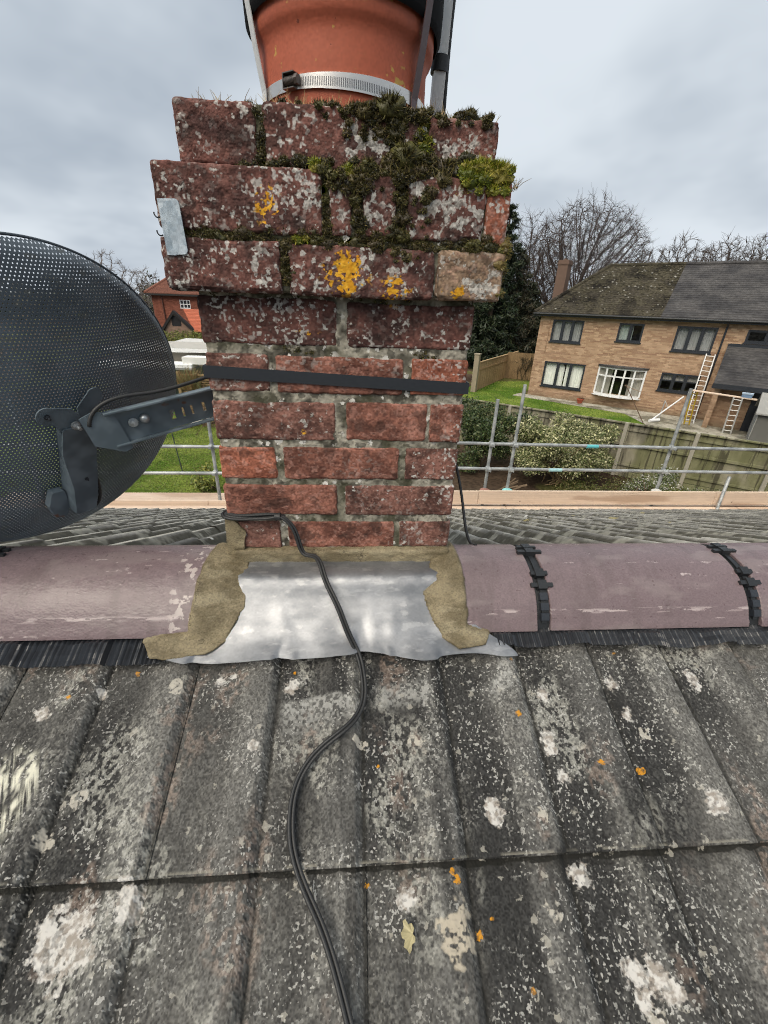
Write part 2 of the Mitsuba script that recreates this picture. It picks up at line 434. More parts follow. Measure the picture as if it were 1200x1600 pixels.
def cement_bump(p, n, uv):
    return 0.0030 * fbm(p.x * 60, p.y * 110, p.z * 110, 4) + 0.0010 * noise(p.x * 500, p.y * 500, p.z * 500)


tex('fresh_cement', cement_color, 0.7, spec=0.35, bump=cement_bump)


def ridge_color(p, n, uv):
    x, y, z = p.x, p.y - 0.7 * p.z, p.z
    col = mix((0.140, 0.101, 0.108), (0.182, 0.136, 0.143), fbm(x * 9, p.y * 20, z * 20, 3))
    col = col * (0.85 + 0.30 * noise(x * 380, p.y * 380, z * 380))
    col = mix(col, (0.085, 0.066, 0.062), smoothstep(0.50, 0.72, fbm(x * 46, p.y * 9, z * 9, 3)) * 0.30)
    col = mix(col, (0.25, 0.21, 0.205), smoothstep(0.52, 0.70, fbm(x * 13 + 8, p.y * 30, z * 30, 4)) * 0.35)
    scr = smoothstep(0.66, 0.76, fbm(x * 16, p.y * 110, z * 110, 4)) * smoothstep(0.5, 0.75, fbm(x * 120, p.y * 200, z * 200, 2))
    col = mix(col, (0.46, 0.40, 0.39), scr * 0.75)
    edge = smoothstep(0.05, 0.0, dr.abs(x + 0.315)) * smoothstep(0.56, 0.64, fbm(x * 75, p.y * 75, z * 75, 4))
    col = mix(col, (0.60, 0.54, 0.50), edge * 0.6)
    low = smoothstep(0.006, 0.0, dr.abs(p.z + 0.530)) * smoothstep(0.50, 0.62, fbm(x * 26, p.z * 200, 2.0, 4))
    col = mix(col, (0.50, 0.43, 0.42), low * 0.7)
    pit = smoothstep(0.86, 0.90, noise(x * 170, p.y * 170, z * 170))
    return mix(col, (0.06, 0.04, 0.04), pit * 0.4)


def ridge_bump(p, n, uv):
    return 0.0005 * noise(p.x * 360, p.y * 360, p.z * 360) + 0.0007 * noise(p.x * 90, p.y * 90, p.z * 90)


tex('ridge_concrete', ridge_color, 0.42, spec=0.55, bump=ridge_bump)


def lead_rough(p, n, uv):
    return 0.39 + 0.15 * fbm(p.x * 16, p.y * 30, p.z * 30, 3)


def lead_color(p, n, uv):
    a = fbm(p.x * 22, p.y * 34, p.z * 34, 4)
    col = mix((0.21, 0.219, 0.232), (0.31, 0.319, 0.332), smoothstep(0.3, 0.65, a))
    col = mix(col, (0.13, 0.135, 0.145), smoothstep(-0.475, -0.462, p.z) * 0.6)  # dark reflection of the stack painted along the top of the sheet
    st = smoothstep(0.60, 0.74, fbm(p.x * 40, p.y * 110, p.z * 60, 3))
    return mix(col, (0.56, 0.56, 0.555), st * 0.3) * (0.92 + 0.16 * noise(p.x * 300, p.y * 300, p.z * 300))


def lead_bump(p, n, uv):
    return 0.0005 * fbm(p.x * 40, p.y * 70, p.z * 70, 2)


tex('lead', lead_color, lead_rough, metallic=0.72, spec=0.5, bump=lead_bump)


def pot_color(p, n, uv):
    x, z = p.x, p.z
    col = mix((0.33, 0.082, 0.044), (0.395, 0.106, 0.058), fbm(x * 12, z * 20, p.y * 12, 3))
    col = col * (0.9 + 0.2 * noise(x * 350, z * 350, p.y * 350))
    col = mix(col, (0.09, 0.03, 0.02), spots(x, z, 60.0, 0.04, 0.14, 90, 2) * 0.7)
    e = dr.exp(-dr.square((x - 0.07) / 0.012) - dr.square((z - 0.30) / 0.05))
    return mix(col, (0.42, 0.27, 0.07), smoothstep(0.62, 0.70, fbm(x * 120, z * 120, 2.0, 3) * 0.76 + 0.20 * e))


def pot_bump(p, n, uv):
    return 0.00025 * noise(p.x * 300, p.y * 300, p.z * 300)


tex('terracotta', pot_color, 0.65, spec=0.35, bump=pot_bump)


def dish_color(p, n, uv):
    a = fbm(p.x * 9, p.y * 9, p.z * 9, 3)
    col = mix((0.060, 0.079, 0.098), (0.112, 0.142, 0.170), smoothstep(0.3, 0.7, a))
    return mix(col, (0.11, 0.115, 0.10), smoothstep(0.66, 0.76, fbm(p.x * 60, p.y * 60, p.z * 60, 2)) * 0.4)


tex('dish_paint', dish_color, 0.5, spec=0.45)


def bracket_color(p, n, uv):
    a = fbm(p.x * 30, p.y * 30, p.z * 30, 3)
    col = mix((0.078, 0.104, 0.124), (0.140, 0.176, 0.203), smoothstep(0.3, 0.7, a))
    rust = smoothstep(0.66, 0.74, fbm(p.x * 50 + 9, p.y * 50, p.z * 50, 3) - 0.12 + 0.30 * smoothstep(-0.37, -0.43, p.z))
    return mix(col, (0.14, 0.055, 0.02), rust * 0.8)


tex('bracket_paint', bracket_color, 0.45, spec=0.5)


def zinc_color(p, n, uv):
    d, e, r = voronoi((p.x + p.y) * 120, p.z * 120)
    return mix((0.26, 0.33, 0.39), (0.50, 0.57, 0.63), r) * (0.85 + 0.3 * noise(p.x * 300, p.z * 300, 2))


tex('zinc_plate', zinc_color, 0.5, metallic=0.35, spec=0.5)


def ground_color(p, n, uv):
    a = fbm(p.x * 0.35, p.y * 0.35, 2.0, 4)
    col = mix((0.030, 0.019, 0.013), (0.070, 0.050, 0.034), smoothstep(0.3, 0.7, a))
    b = smoothstep(0.50, 0.60, fbm(p.x * 0.5 + 7, p.y * 0.5, 5.0, 3))
    col = mix(col, (0.075, 0.085, 0.022), b * 0.7)
    return col * (0.6 + 0.8 * noise(p.x * 14, p.y * 14, 1))


tex('earth', ground_color, 0.95, spec=0.1)


def lawn_color(p, n, uv):
    a = fbm(p.x * 0.7, p.y * 0.7, 2.0, 4)
    col = mix((0.060, 0.110, 0.012), (0.150, 0.190, 0.036), smoothstep(0.3, 0.7, a))
    return col * (0.6 + 0.8 * noise(p.x * 25, p.y * 25, 1))


tex('turf', lawn_color, 0.9, spec=0.1)


def paving_color(p, n, uv):
    a = fbm(p.x * 1.2, p.y * 1.2, 2.0, 4)
    col = mix((0.13, 0.12, 0.09), (0.30, 0.285, 0.235), smoothstep(0.35, 0.65, a))
    return col * (0.75 + 0.5 * noise(p.x * 9, p.y * 9, 1))


tex('paving', paving_color, 0.9, spec=0.2)


def house_brick(p, n, uv):
    # stretcher bond on upright faces of any bearing: distance along the wall from the face normal
    t = p.x * (-n.y) + p.y * n.x
    row = dr.floor(p.z / 0.0765)
    fz = p.z / 0.0765 - row
    s = t / 0.228 + 0.5 * (row - 2 * dr.floor(row / 2))
    col_i = dr.floor(s)
    fs = s - col_i
    r = mikit.cell_rand(col_i, row, 1)
    r2 = mikit.cell_rand(dr.floor(s * 0.37 + row * 0.7), row, 4)
    col = mix((0.270, 0.165, 0.096), (0.520, 0.375, 0.250), r)
    col = mix(col, (0.195, 0.105, 0.062), smoothstep(0.70, 0.86, r2) * 0.75)
    col = mix(col, (0.39, 0.245, 0.165), fbm(p.x * 0.6, p.y * 0.6, p.z * 0.8, 2) * 0.6)
    joint = dr.maximum(smoothstep(0.14, 0.04, fz), smoothstep(0.05, 0.015, fs))
    col = mix(col, (0.36, 0.295, 0.215), joint * 0.8)
    return mix(col, (0.10, 0.085, 0.055), smoothstep(-4.3, -4.9, p.z + 0.4 * fbm(t * 1.5, p.z, 2.0, 2)) * 0.6)


tex('house_brick', house_brick, 0.9, spec=0.2)


def red_brick(p, n, uv):
    t = p.x * (-n.y) + p.y * n.x
    row = dr.floor(p.z / 0.0765)
    s = t / 0.228 + 0.5 * (row - 2 * dr.floor(row / 2))
    r = mikit.cell_rand(dr.floor(s), row, 1)
    return mix((0.150, 0.054, 0.036), (0.255, 0.096, 0.064), r)


tex('red_brick', red_brick, 0.9, spec=0.2)
flat('house_chimney_brick', (0.155, 0.105, 0.082), 0.9, spec=0.1)


def mossy_roof(p, n, uv):
    a = fbm(p.x * 1.3, p.y * 1.3, p.z * 1.3, 4)
    col = mix((0.020, 0.018, 0.015), (0.062, 0.055, 0.042), smoothstep(0.3, 0.7, a))
    m = smoothstep(0.46, 0.62, fbm(p.x * 2.4, p.y * 2.4, p.z * 2.4, 3) + 0.10 * smoothstep(0.6, 2.4, p.z))
    col = mix(col, (0.078, 0.070, 0.047), m * 0.5)
    return col * (0.5 + noise(p.x * 13, p.y * 13, p.z * 13))


tex('mossy_roof', mossy_roof, 0.95, spec=0.1)


def slate_roof(p, n, uv):
    a = fbm(p.x * 1.1, p.y * 1.1, p.z * 2, 4)
    col = mix((0.040, 0.039, 0.041), (0.078, 0.075, 0.074), smoothstep(0.3, 0.7, a))
    return col * (0.7 + 0.6 * noise(p.x * 9, p.y * 9, p.z * 12))


tex('slate_roof', slate_roof, 0.8, spec=0.3)


def fence_color(p, n, uv):
    t = p.x * 0.79 - p.y * 0.61
    a = fbm(t * 6, p.z * 1.2, 2.0, 4)
    col = mix((0.165, 0.155, 0.115), (0.310, 0.290, 0.215), smoothstep(0.3, 0.7, a))
    col = mix(col, (0.150, 0.160, 0.060), smoothstep(0.42, 0.62, fbm(t * 1.3, p.z * 1.1, 6.0, 3) + 0.14 * smoothstep(-3.6, -4.8, p.z)) * 0.6)
    return mix(col, (0.04, 0.036, 0.026), smoothstep(0.60, 0.70, fbm(t * 16, p.z * 1.0, 9.0, 3)) * 0.7)


tex('old_fence', fence_color, 0.9, spec=0.15)


def wood_color(p, n, uv):
    g = fbm(p.x * 2.5, p.y * 40, p.z * 70, 4)
    col = mix((0.54, 0.415, 0.315), (0.72, 0.585, 0.465), g)
    col = mix(col, (0.30, 0.18, 0.11), smoothstep(0.52, 0.7, fbm(p.x * 1.1, p.y * 2, p.z * 6, 3)) * 0.5)
    k = spots(p.x, p.z, 6.0, 0.12, 0.10, 8, 2)
    return mix(col, (0.10, 0.05, 0.03), k * 0.7)


tex('sawn_wood', wood_color, 0.8, spec=0.2)


def tube_color(p, n, uv):
    a = fbm(p.x * 8, p.y * 30, p.z * 8, 3)
    col = mix((0.25, 0.27, 0.275), (0.46, 0.48, 0.48), smoothstep(0.3, 0.7, a))
    return mix(col, (0.58, 0.60, 0.60), smoothstep(0.66, 0.74, fbm(p.x * 22, p.y * 22, p.z * 22, 2)) * 0.6)


tex('scaffold_steel', tube_color, 0.55, metallic=0.35, spec=0.5)

# ------------------------------------------------------------------ setting: ground, gardens
SL = math.radians(24.4)
SN, CS, TN = math.sin(SL), math.cos(SL), math.tan(SL)
G = -5.0
HU = np.array([0.7486, -0.6630, 0.0])       # along the opposite house's front
HN = np.array([-0.6630, -0.7486, 0.0])      # out of that front
HL = np.array([11.557, 27.987, 0.0])        # its left corner


def H(u, v, z):
    u, v, z = np.broadcast_arrays(np.asarray(u, float), np.asarray(v, float), np.asarray(z, float))
    return HL + u[..., None] * HU + v[..., None] * HN + z[..., None] * np.array([0, 0, 1.0])


def Hf(V):
    return H(V[:, 0], V[:, 1], V[:, 2])


def sheet(name, pts, z, mat, label, sub=None):
    poly = Polygon(pts)
    m = trimesh.creation.triangulate_polygon(poly, engine='earcut')
    v = np.c_[m[0], np.full(len(m[0]), z)]
    solo(name, label, None, (v, m[1]), mat, kind='structure')
    return poly


sheet('ground', [(-900, -900), (900, -900), (900, 900), (-900, 900)], G - 0.012, 'earth', 'brown garden soil with thin patches of grass')
lawn_a = sheet('lawn', [(-14, 8.2), (1.2, 8.2), (1.0, 15.0), (-3.5, 21.5), (-14, 21.5)], G - 0.004, 'turf', 'mown lawn behind the scaffold rails, left of the chimney')
pathpts = [H(-0.6, 0.0, 0)[:2], H(16, 0.0, 0)[:2], H(16, 4.6, 0)[:2], H(8.2, 4.9, 0)[:2], H(7.4, 3.4, 0)[:2], H(6.2, 1.6, 0)[:2], H(-0.6, 1.1, 0)[:2]]
sheet('patio', pathpts, G - 0.002, 'paving', 'worn grey concrete paving along the foot of the opposite house')
lawn_b = sheet('lawn', [H(-0.6, 1.1, 0)[:2], H(6.2, 1.6, 0)[:2], H(7.4, 3.4, 0)[:2], H(8.2, 4.9, 0)[:2], (11.5, 16.5), (5.6, 16.6), (3.2, 20.0), (6.6, 27.0), (9.5, 33.0), (13.8, 33.5), (13.0, 30.5)], G - 0.006, 'turf', 'bright green lawn between the opposite house and the grey boundary fence')


def blades(poly, n, h, cols, seed, zbase=G):
    r = np.random.default_rng(seed)
    x0, y0, x1, y1 = poly.bounds
    pts = np.c_[r.uniform(x0, x1, n), r.uniform(y0, y1, n)]
    pts = pts[shapely.contains_xy(poly, pts[:, 0], pts[:, 1])]
    m = len(pts)
    a, hh, w = r.uniform(0, 2 * PI, m), h * r.uniform(0.5, 1.3, m), r.uniform(0.006, 0.014, m)
    b = np.c_[pts, np.full(m, zbase - 0.01)]
    s = np.c_[np.cos(a), np.sin(a), a * 0] * w[:, None]
    lean = np.c_[r.normal(0, 0.5, m), r.normal(0, 0.5, m), np.ones(m)] * hh[:, None]
    v = np.stack([b - s, b + s, b + lean], 1).reshape(-1, 3)
    c = np.asarray(cols)[r.integers(0, len(cols), m)] * r.uniform(0.7, 1.25, (m, 1))
    return (v, np.arange(3 * m).reshape(-1, 3)), np.repeat(c, 3, axis=0)


gm, gc = blades(Polygon([(-8, 10), (0, 10), (0, 17.5), (-9, 19)]), 60000, 0.05, [(0.09, 0.15, 0.02), (0.15, 0.19, 0.04), (0.19, 0.19, 0.06)], 3)
solo('grass', 'short grass of the lawn left of the chimney', 'grass', gm, 'leafy', color=gc, kind='stuff')
gm, gc = blades(lawn_b, 50000, 0.05, [(0.045, 0.13, 0.012), (0.08, 0.17, 0.02), (0.12, 0.17, 0.03)], 4)
solo('grass', 'bright grass on the lawn in front of the opposite house', 'grass', gm, 'leafy', color=gc, kind='stuff')

# ------------------------------------------------------------------ the bungalow roof we stand on
bung = thing('bungalow', 'low house whose weathered grey concrete tile roof fills the lower half, with mauve ridge tiles', 'house')
RY, RZ = 0.752, -0.515                       # ridge line of the tile planes
FS = math.radians(24.55)
EY = 5.72                                    # far eave


def far_z(y):
    return RZ - math.tan(FS) * (y - RY)


m = MB()
m.add([[-9, RY, RZ - 0.06], [14, RY, RZ - 0.06], [14, EY - 0.05, far_z(EY) - 0.05], [-9, EY - 0.05, far_z(EY) - 0.05]], [[0, 1, 2, 3]])
m.put(bung, 'far_slope', 'dark_inside')
m = MB()
NE = -4.2
m.add([[-9, RY, RZ - 0.06], [14, RY, RZ - 0.06], [14, NE, RZ - 0.06 + TN * (NE - RY)], [-9, NE, RZ - 0.06 + TN * (NE - RY)]], [[3, 2, 1, 0]])
m.put(bung, 'near_slope', 'dark_inside')
m = MB()
m.box((-8.8, NE + 0.3, G - 0.3), (13.8, EY - 0.35, far_z(EY) - 0.02))
m.put(bung, 'wall', 'red_brick')
m = MB()
m.box((-8.9, EY - 0.06, far_z(EY) - 0.26), (13.9, EY - 0.03, far_z(EY) - 0.07))
m.put(bung, 'fascia', 'white_frame')
gp = [(EY + 0.05 + 0.055 * math.cos(t), far_z(EY) - 0.11 + 0.055 * math.sin(t)) for t in np.linspace(PI, 2 * PI, 9)]
gv = np.array([[x, y, z] for x in (-8.9, 13.9) for y, z in gp])
add(bung, 'gutter', (gv, np.array([[i, i + 1, i + 10, i + 9] for i in range(8)])), 'black_plastic')


def roll(q):
    """Height of the tile's cover roll over one 150 mm module, q from 0 to 1."""
    sm = lambda a, b, x: (lambda t: t * t * (3 - 2 * t))(np.clip((x - a) / (b - a), 0, 1))
    return 0.0135 * sm(0.34, 0.80, q) * (1 - sm(0.90, 1.0, q))


def roll_far(q):
    t = np.clip((q - 0.36) / 0.62, 0, 1)
    return 0.040 * np.sin(t * PI) ** 1.3


def tile_mesh(nu, nw, seed, detail, gauge=0.345):
    """One double-roll roof tile: x across, y down the slope, z out of it."""
    u = np.unique(np.r_[np.linspace(0, 0.3, nu), 0.1305, 0.139, 0.1455, 0.150, 0.1525, 0.2805, 0.287, 0.291])
    u = np.unique(np.r_[u[u <= 0.296], 0.2985, 0.3020, 0.004])
    if nu < 20:
        u = np.array([0, 0.052, 0.064, 0.078, 0.094, 0.11, 0.126, 0.138, 0.148, 0.2, 0.212, 0.226, 0.242, 0.26, 0.276, 0.288, 0.297])
    w = np.linspace(-0.07, gauge, nw)
    h = roll((u / 0.15) % 1.0) if detail else roll_far((u / 0.15) % 1.0)
    if detail:
        h = np.where(u > 0.299, 0.0010, h) - 0.0016 * (u < 0.0035)
    U, W = np.meshgrid(u, w, indexing='ij')
    Z = h[:, None] + (0.021 if detail else 0.006) * (W / gauge - 1) - 0.003 * np.exp(-((U - 0.1515) / 0.0035) ** 2)
    P = np.stack([U, W, Z], -1)
    rows = [P]
    end = P[:, -1].copy()
    r = np.random.default_rng(seed)
    if detail:
        rag = nz(np.c_[u * 1, u * 0 + seed, u * 0], 70, seed, 3) * 0.004 + nz(np.c_[u, u * 0 + seed, u * 0], 14, seed + 3, 2) * 0.003
        P[:, -1, 1] += rag
        P[:, -2, 1] += rag * 0.6
        P[..., 2] += nz(P + seed, 25, seed, 2) * 0.003
        end = P[:, -1].copy()
    a = end + [0, 0.0015, -0.003]
    b = end + [0, 0.0005, -0.019]
    rows = np.concatenate([P, a[:, None], b[:, None]], axis=1)
    n1 = rows.shape[1]
    v = rows.reshape(-1, 3)
    f = grid_faces(len(u), n1)
    # right edge drops onto the next tile
    edge = rows[-1]
    low = edge.copy()
    low[:, 2] -= 0.012
    low[:, 0] += 0.001
    k = len(v)
    v = np.vstack([v, edge, low])
    j = np.arange(n1 - 1)
    f = np.vstack([f, np.stack([k + j, k + n1 + j, k + n1 + j + 1, k + j + 1], 1)])
    return v, f


def up_slope(mesh):
    v, f = mesh
    return v * [1, -1, 1], f[:, ::-1]


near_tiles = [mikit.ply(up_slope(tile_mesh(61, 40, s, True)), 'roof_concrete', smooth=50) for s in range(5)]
# the matrix: x across, y up the near slope, z out of it
LIP = 0.318
n_near = 0
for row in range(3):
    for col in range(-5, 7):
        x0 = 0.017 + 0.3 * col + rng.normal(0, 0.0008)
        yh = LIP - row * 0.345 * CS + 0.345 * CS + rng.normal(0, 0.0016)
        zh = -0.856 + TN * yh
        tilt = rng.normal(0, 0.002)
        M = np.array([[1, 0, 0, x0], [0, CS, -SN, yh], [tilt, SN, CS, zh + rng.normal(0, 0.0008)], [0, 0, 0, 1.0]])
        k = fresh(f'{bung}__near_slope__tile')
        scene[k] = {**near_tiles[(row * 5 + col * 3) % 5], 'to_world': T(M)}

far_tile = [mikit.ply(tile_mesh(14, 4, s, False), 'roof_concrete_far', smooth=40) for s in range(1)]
fv, ff, _ = meshkit.arrays(tile_mesh(14, 4, 0, False))
CF, SF = math.cos(FS), math.sin(FS)
todo = []
for row in range(16):
    for col in range(-17, 36):
        x0, yh = 0.017 + 0.3 * col + rng.normal(0, 0.003), RY + 0.078 + row * 0.345 * CF
        if yh > EY - 0.3:
            continue
        j = rng.normal(0, 0.006)
        M = np.array([[1, 0, 0, x0], [0, CF, SF, yh], [j, -SF, CF, far_z(yh) + rng.normal(0, 0.003)], [0, 0, 0, 1.0]])
        # hidden part of the run: the two courses just behind the ridge, and what lies beyond the picture's sides
        x, y = x0 + 0.15, yh + 0.2
        inview = -0.95 * y - 0.1 < x < 1.17 * y + 0.1
        todo.append((0 if inview else 1, y + 0.25 * abs(x), M))
todo.sort(key=lambda t: (t[0], t[1]))
rest = MB()
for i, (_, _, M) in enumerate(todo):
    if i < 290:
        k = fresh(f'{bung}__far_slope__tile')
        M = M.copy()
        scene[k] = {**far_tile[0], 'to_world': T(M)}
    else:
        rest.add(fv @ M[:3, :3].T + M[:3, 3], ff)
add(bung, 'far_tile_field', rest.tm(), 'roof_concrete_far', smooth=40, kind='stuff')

# ridge tiles: an arc of radius .138 m
RR, RYC, RZC = 0.138, 0.752, -0.604
TH0 = math.asin(0.041 / RR)


def ridge_curve(s, lift=0.0):
    """Point on the line over the ridge: s = 0 at the tile's front edge, along the arc for s > 0, down the near slope for s < 0."""
    s = np.asarray(s, float)
    th = TH0 + np.maximum(s, 0) / RR
    y = RYC - (RR + lift) * np.cos(th)
    z = RZC + (RR + lift) * np.sin(th)
    return np.where(s > 0, y, RYC - (RR + lift) * math.cos(TH0) + s * CS), np.where(s > 0, z, RZC + (RR + lift) * math.sin(TH0) + s * SN)


def ridge_tile(x0, x1):
    ts = np.linspace(TH0, PI - TH0, 41)
    prof = []
    for t in ts:
        prof.append((RR, t))
    low = 0.016 / RR
    ro = [RR + (0.0022 if (t < TH0 + low or t > PI - TH0 - low) else 0.0) for t in ts]
    ro = np.array(ro)
    xs = np.r_[x0, x0 + 0.002, np.linspace(x0 + 0.02, x1 - 0.02, 9), x1 - 0.002, x1]
    e = np.zeros(len(xs))
    e[0] = e[-1] = -0.002
    X, Tt = np.meshgrid(xs, ts, indexing='ij')
    ri = ro[None] + e[:, None]
    out = np.stack([X, RYC - ri * np.cos(Tt), RZC + ri * np.sin(Tt)], -1)
    rin = RR - 0.014
    inn = np.stack([X, RYC - rin * np.cos(Tt), RZC + rin * np.sin(Tt)], -1)
    nx, nt = X.shape
    v = np.vstack([out.reshape(-1, 3), inn.reshape(-1, 3)])
    f = grid_faces(nx, nt)
    g = f[:, ::-1] + nx * nt
    fs = [f, g]
    for i in (0, nx - 1):
        j = np.arange(nt - 1) + i * nt
        fs.append(np.stack([j, j + 1, j + 1 + nx * nt, j + nx * nt], 1))
    for j in (0, nt - 1):
        i = np.arange(nx - 1) * nt + j
        fs.append(np.stack([i, i + nt, i + nt + nx * nt, i + nx * nt], 1))
    return v, np.vstack(fs)


for x0, x1 in ((-1.56, -1.14), (-1.122, -0.715), (-0.695, -0.285), (0.217, 0.362), (0.388, 0.806), (0.832, 1.25), (1.276, 1.69), (1.715, 2.13)):
    v, f = ridge_tile(x0, x1)
    v = v + [0, rng.normal(0, 0.001), rng.normal(0, 0.001)]
    add(bung, 'ridge_tile', (v, f), 'ridge_concrete', smooth=35)


def arc_band(x0, x1, r0, r1, t0, t1, n=24):
    ts = np.linspace(t0, t1, n)
    rows = []
    for x, r in ((x0, r0), (x0, r1), (x1, r1), (x1, r0)):
        rows.append(np.stack([np.full(n, x), RYC - r * np.cos(ts), RZC + r * np.sin(ts)], 1))
    v = np.vstack(rows)
    f = []
    for a in range(4):
        b = (a + 1) % 4
        j = np.arange(n - 1)
        f.append(np.stack([a * n + j, b * n + j, b * n + j + 1, a * n + j + 1], 1))
    f += [np.array([[0, n, 2 * n, 3 * n]]), np.array([[n - 1, 4 * n - 1, 3 * n - 1, 2 * n - 1]])]
    return v, np.vstack(f)


for xc in (-1.131, -0.705, 0.375, 0.819, 1.263, 1.70):
    m = MB()
    m.add(*arc_band(xc - 0.013, xc + 0.013, RR - 0.02, RR - 0.006, TH0, PI - TH0))
    m.add(*arc_band(xc - 0.004, xc + 0.005, RR - 0.008, RR - 0.002, TH0 + 0.1, PI - TH0))
    m.put(bung, 'ridge_seal', 'black_plastic', smooth=40)
    for th, w in ((TH0 + 1.40, 0.021), (TH0 + 1.26, 0.026), (TH0 + 0.82, 0.017), (TH0 + 0.64, 0.022)):
        m = MB()
        m.add(*arc_band(xc - w, xc + w, RR - 0.004, RR + 0.006, th - 0.030, th + 0.030, 4))
        m.add(*arc_band(xc - 0.009, xc + 0.009, RR - 0.004, RR + 0.0085, th - 0.06, th + 0.06, 4))
        m.put(bung, 'ridge_clip', 'black_plastic')
    m = MB()
    for s in (0.2, 0.34, 0.48):
        m.add(*arc_band(xc - 0.008, xc + 0.008, RR - 0.006, RR + 0.0045, TH0 + s - 0.05, TH0 + s + 0.05, 4))
    m.put(bung, 'ridge_rib', 'dark_frame')


def roof_h(x):
    return roll(((np.asarray(x) - 0.017) / 0.15) % 1.0)


def vent_strip(x0, x1, y_low, seed):
    xs = np.arange(x0, x1, 0.0016)
    zig = np.abs(((xs / 0.0092 + 0.35 * nz(np.c_[xs, xs * 0, xs * 0], 12, seed + 5, 2)) % 1.0) - 0.5) * 2
    r = nz(np.c_[xs, xs * 0, xs * 0], 18, seed, 3)
    ys = np.linspace(0.652, 0, 7)
    rows = []
    for j, t in enumerate(np.linspace(0, 1, 9)):
        y = 0.652 + (y_low + 0.016 * r - 0.652) * t
        h = 0.003 + 0.0050 * zig + roof_h(xs) * (0.9 if y.mean() < 0.618 else 0.25) + 0.003 * nz(np.c_[xs, xs * 0 + t, xs * 0], 30, seed + 2, 2)
        rows.append(np.stack([xs, y - h * SN, -0.856 + TN * y + h * CS], 1))
    v = np.stack(rows, 1).reshape(-1, 3)
    return v, grid_faces(len(xs), 9)


for x0, x1, yl, sd in ((-1.6, -0.34, 0.583, 2), (0.27, 0.56, 0.596, 5), (0.552, 0.86, 0.592, 6), (0.85, 1.9, 0.590, 7)):
    add(bung, 'ridge_vent_strip', vent_strip(x0, x1, yl, sd), 'vent_plastic')

# ------------------------------------------------------------------ chimney stack
CX0, CX1, CY0, CY1 = -0.244, 0.1985, 0.7547, 1.196
stack = thing('chimney_stack', 'weathered red brick chimney stack with oversailing top courses, lichen and moss', 'chimney')
m = MB()
v, f = rough_box((CX0 + 0.003, CY0 + 0.0030, -0.85), (CX1 - 0.003, CY1 - 0.003, 0.165), 0.010, 0.004, 0.0012, 90, 3)
m.add(v, f)
v, f = rough_box((CX0 - 0.0235, CY0 - 0.0225, 0.012), (CX1 + 0.0235, CY1 + 0.0235, 0.160), 0.010, 0.006, 0.0016, 90, 5)
m.add(v, f)
m.put(stack, 'mortar_bed', 'lime_mortar', smooth=True)
v, f = rough_box((CX0 + 0.004, CY0 + 0.003, 0.150), (CX1 - 0.004, CY1 - 0.006, 0.238), 0.010, 0.010, 0.002, 60, 6)
add(stack, 'mortar_cap', (v, f), 'lime_mortar', smooth=True)
nb = 0


def brick(lo, hi, mat, front=True, rad=0.0050, amp=0.0027, chips=1.6):
    global nb
    nb += 1
    v, f = rough_box(lo, hi, 0.0055 if front else 0.03, rad, amp, 75, nb, chips)
    add(stack, 'brick', (v, f), mat, smooth=60)


def course(z0, z1, joints, x0, x1, y0, y1, mats, front_hi, chips=1.2, rad=0.0046):
    """Front bricks from their measured joints; the two flanks and the back filled with plainer bricks behind."""
    for (a, b), mt in zip(joints, mats):
        brick((a, y0 + rng.normal(0, 0.0012), z0 + rng.normal(0, 0.001)), (b, y0 + 0.1025, z1 + rng.normal(0, 0.001)), mt, True, rad, 0.0022, chips)
    ys = np.linspace(y0 + 0.1125, y1, 3)
    for xa, xb in ((x0, x0 + 0.1025), (x1 - 0.1025, x1)):
        for p, q in zip(ys[:-1], ys[1:]):
            brick((xa, p + 0.005, z0), (xb, q - 0.005, z1), mats[0], False)
    brick((x0 + 0.113, y1 - 0.1025, z0), (x1 - 0.113, y1, z1), mats[0], False)


R_, O_, D_, B_, N_B = 'brick_red', 'brick_orange', 'brick_dark', 'brick_buff', 'brick_brown'
rowsz = [(-0.452, -0.392), (-0.378, -0.315), (-0.302, -0.238), (-0.225, -0.157), (-0.143, -0.080), (-0.066, 0.004)]
rowsj = [[(-0.244, -0.145), (-0.130, 0.085), (0.095, 0.1985)], [(-0.244, -0.032), (-0.015, 0.1985)], [(-0.244, -0.142), (-0.129, 0.086), (0.098, 0.1985)],
         [(-0.244, -0.032), (-0.013, 0.134), (0.139, 0.1985)], [(-0.244, -0.142), (-0.130, 0.086), (0.100, 0.1985)], [(-0.244, -0.026), (-0.010, 0.1985)]]
rowsm = [[N_B, R_, N_B], [R_, N_B], [O_, R_, N_B], [N_B, R_, R_], [N_B, R_, O_], [D_, D_]]
for (a, b), j, mt in zip(rowsz, rowsj, rowsm):
    course(a, b, j, CX0, CX1, CY0, CY1, mt, True)
for a, b in [(-0.529, -0.466), (-0.606, -0.543), (-0.683, -0.620), (-0.760, -0.697)]:
    for xa, xb in ((CX0, CX0 + 0.21), (CX0 + 0.225, CX1)):
        brick((xa, CY0 + 0.24, a), (xb, CY1, b), R_, False)
E_ = 0.030
course(0.009, 0.076, [(CX0 - E_, -0.106), (-0.096, 0.122), (0.1265, CX1 + E_)], CX0 - E_, CX1 + E_, CY0 - E_, CY1 + E_, [D_, D_, B_], True, 1.4, 0.005)
course(0.086, 0.163, [(CX0 - E_ + 0.002, -0.044), (-0.034, -0.002), (0.014, 0.062), (0.076, 0.190), (0.192, CX1 + 0.027)], CX0 - E_, CX1 + E_, CY0 - 0.028, CY1 + E_, [D_, D_, D_, D_, O_], True, 1.4, 0.005)
course(0.168, 0.237, [(CX0 + 0.004, -0.132), (-0.123, 0.093), (0.105, CX1 + 0.006)], CX0 + 0.003, CX1 + 0.005, CY0, CY1, [D_, D_, D_], True, 1.8, 0.006)

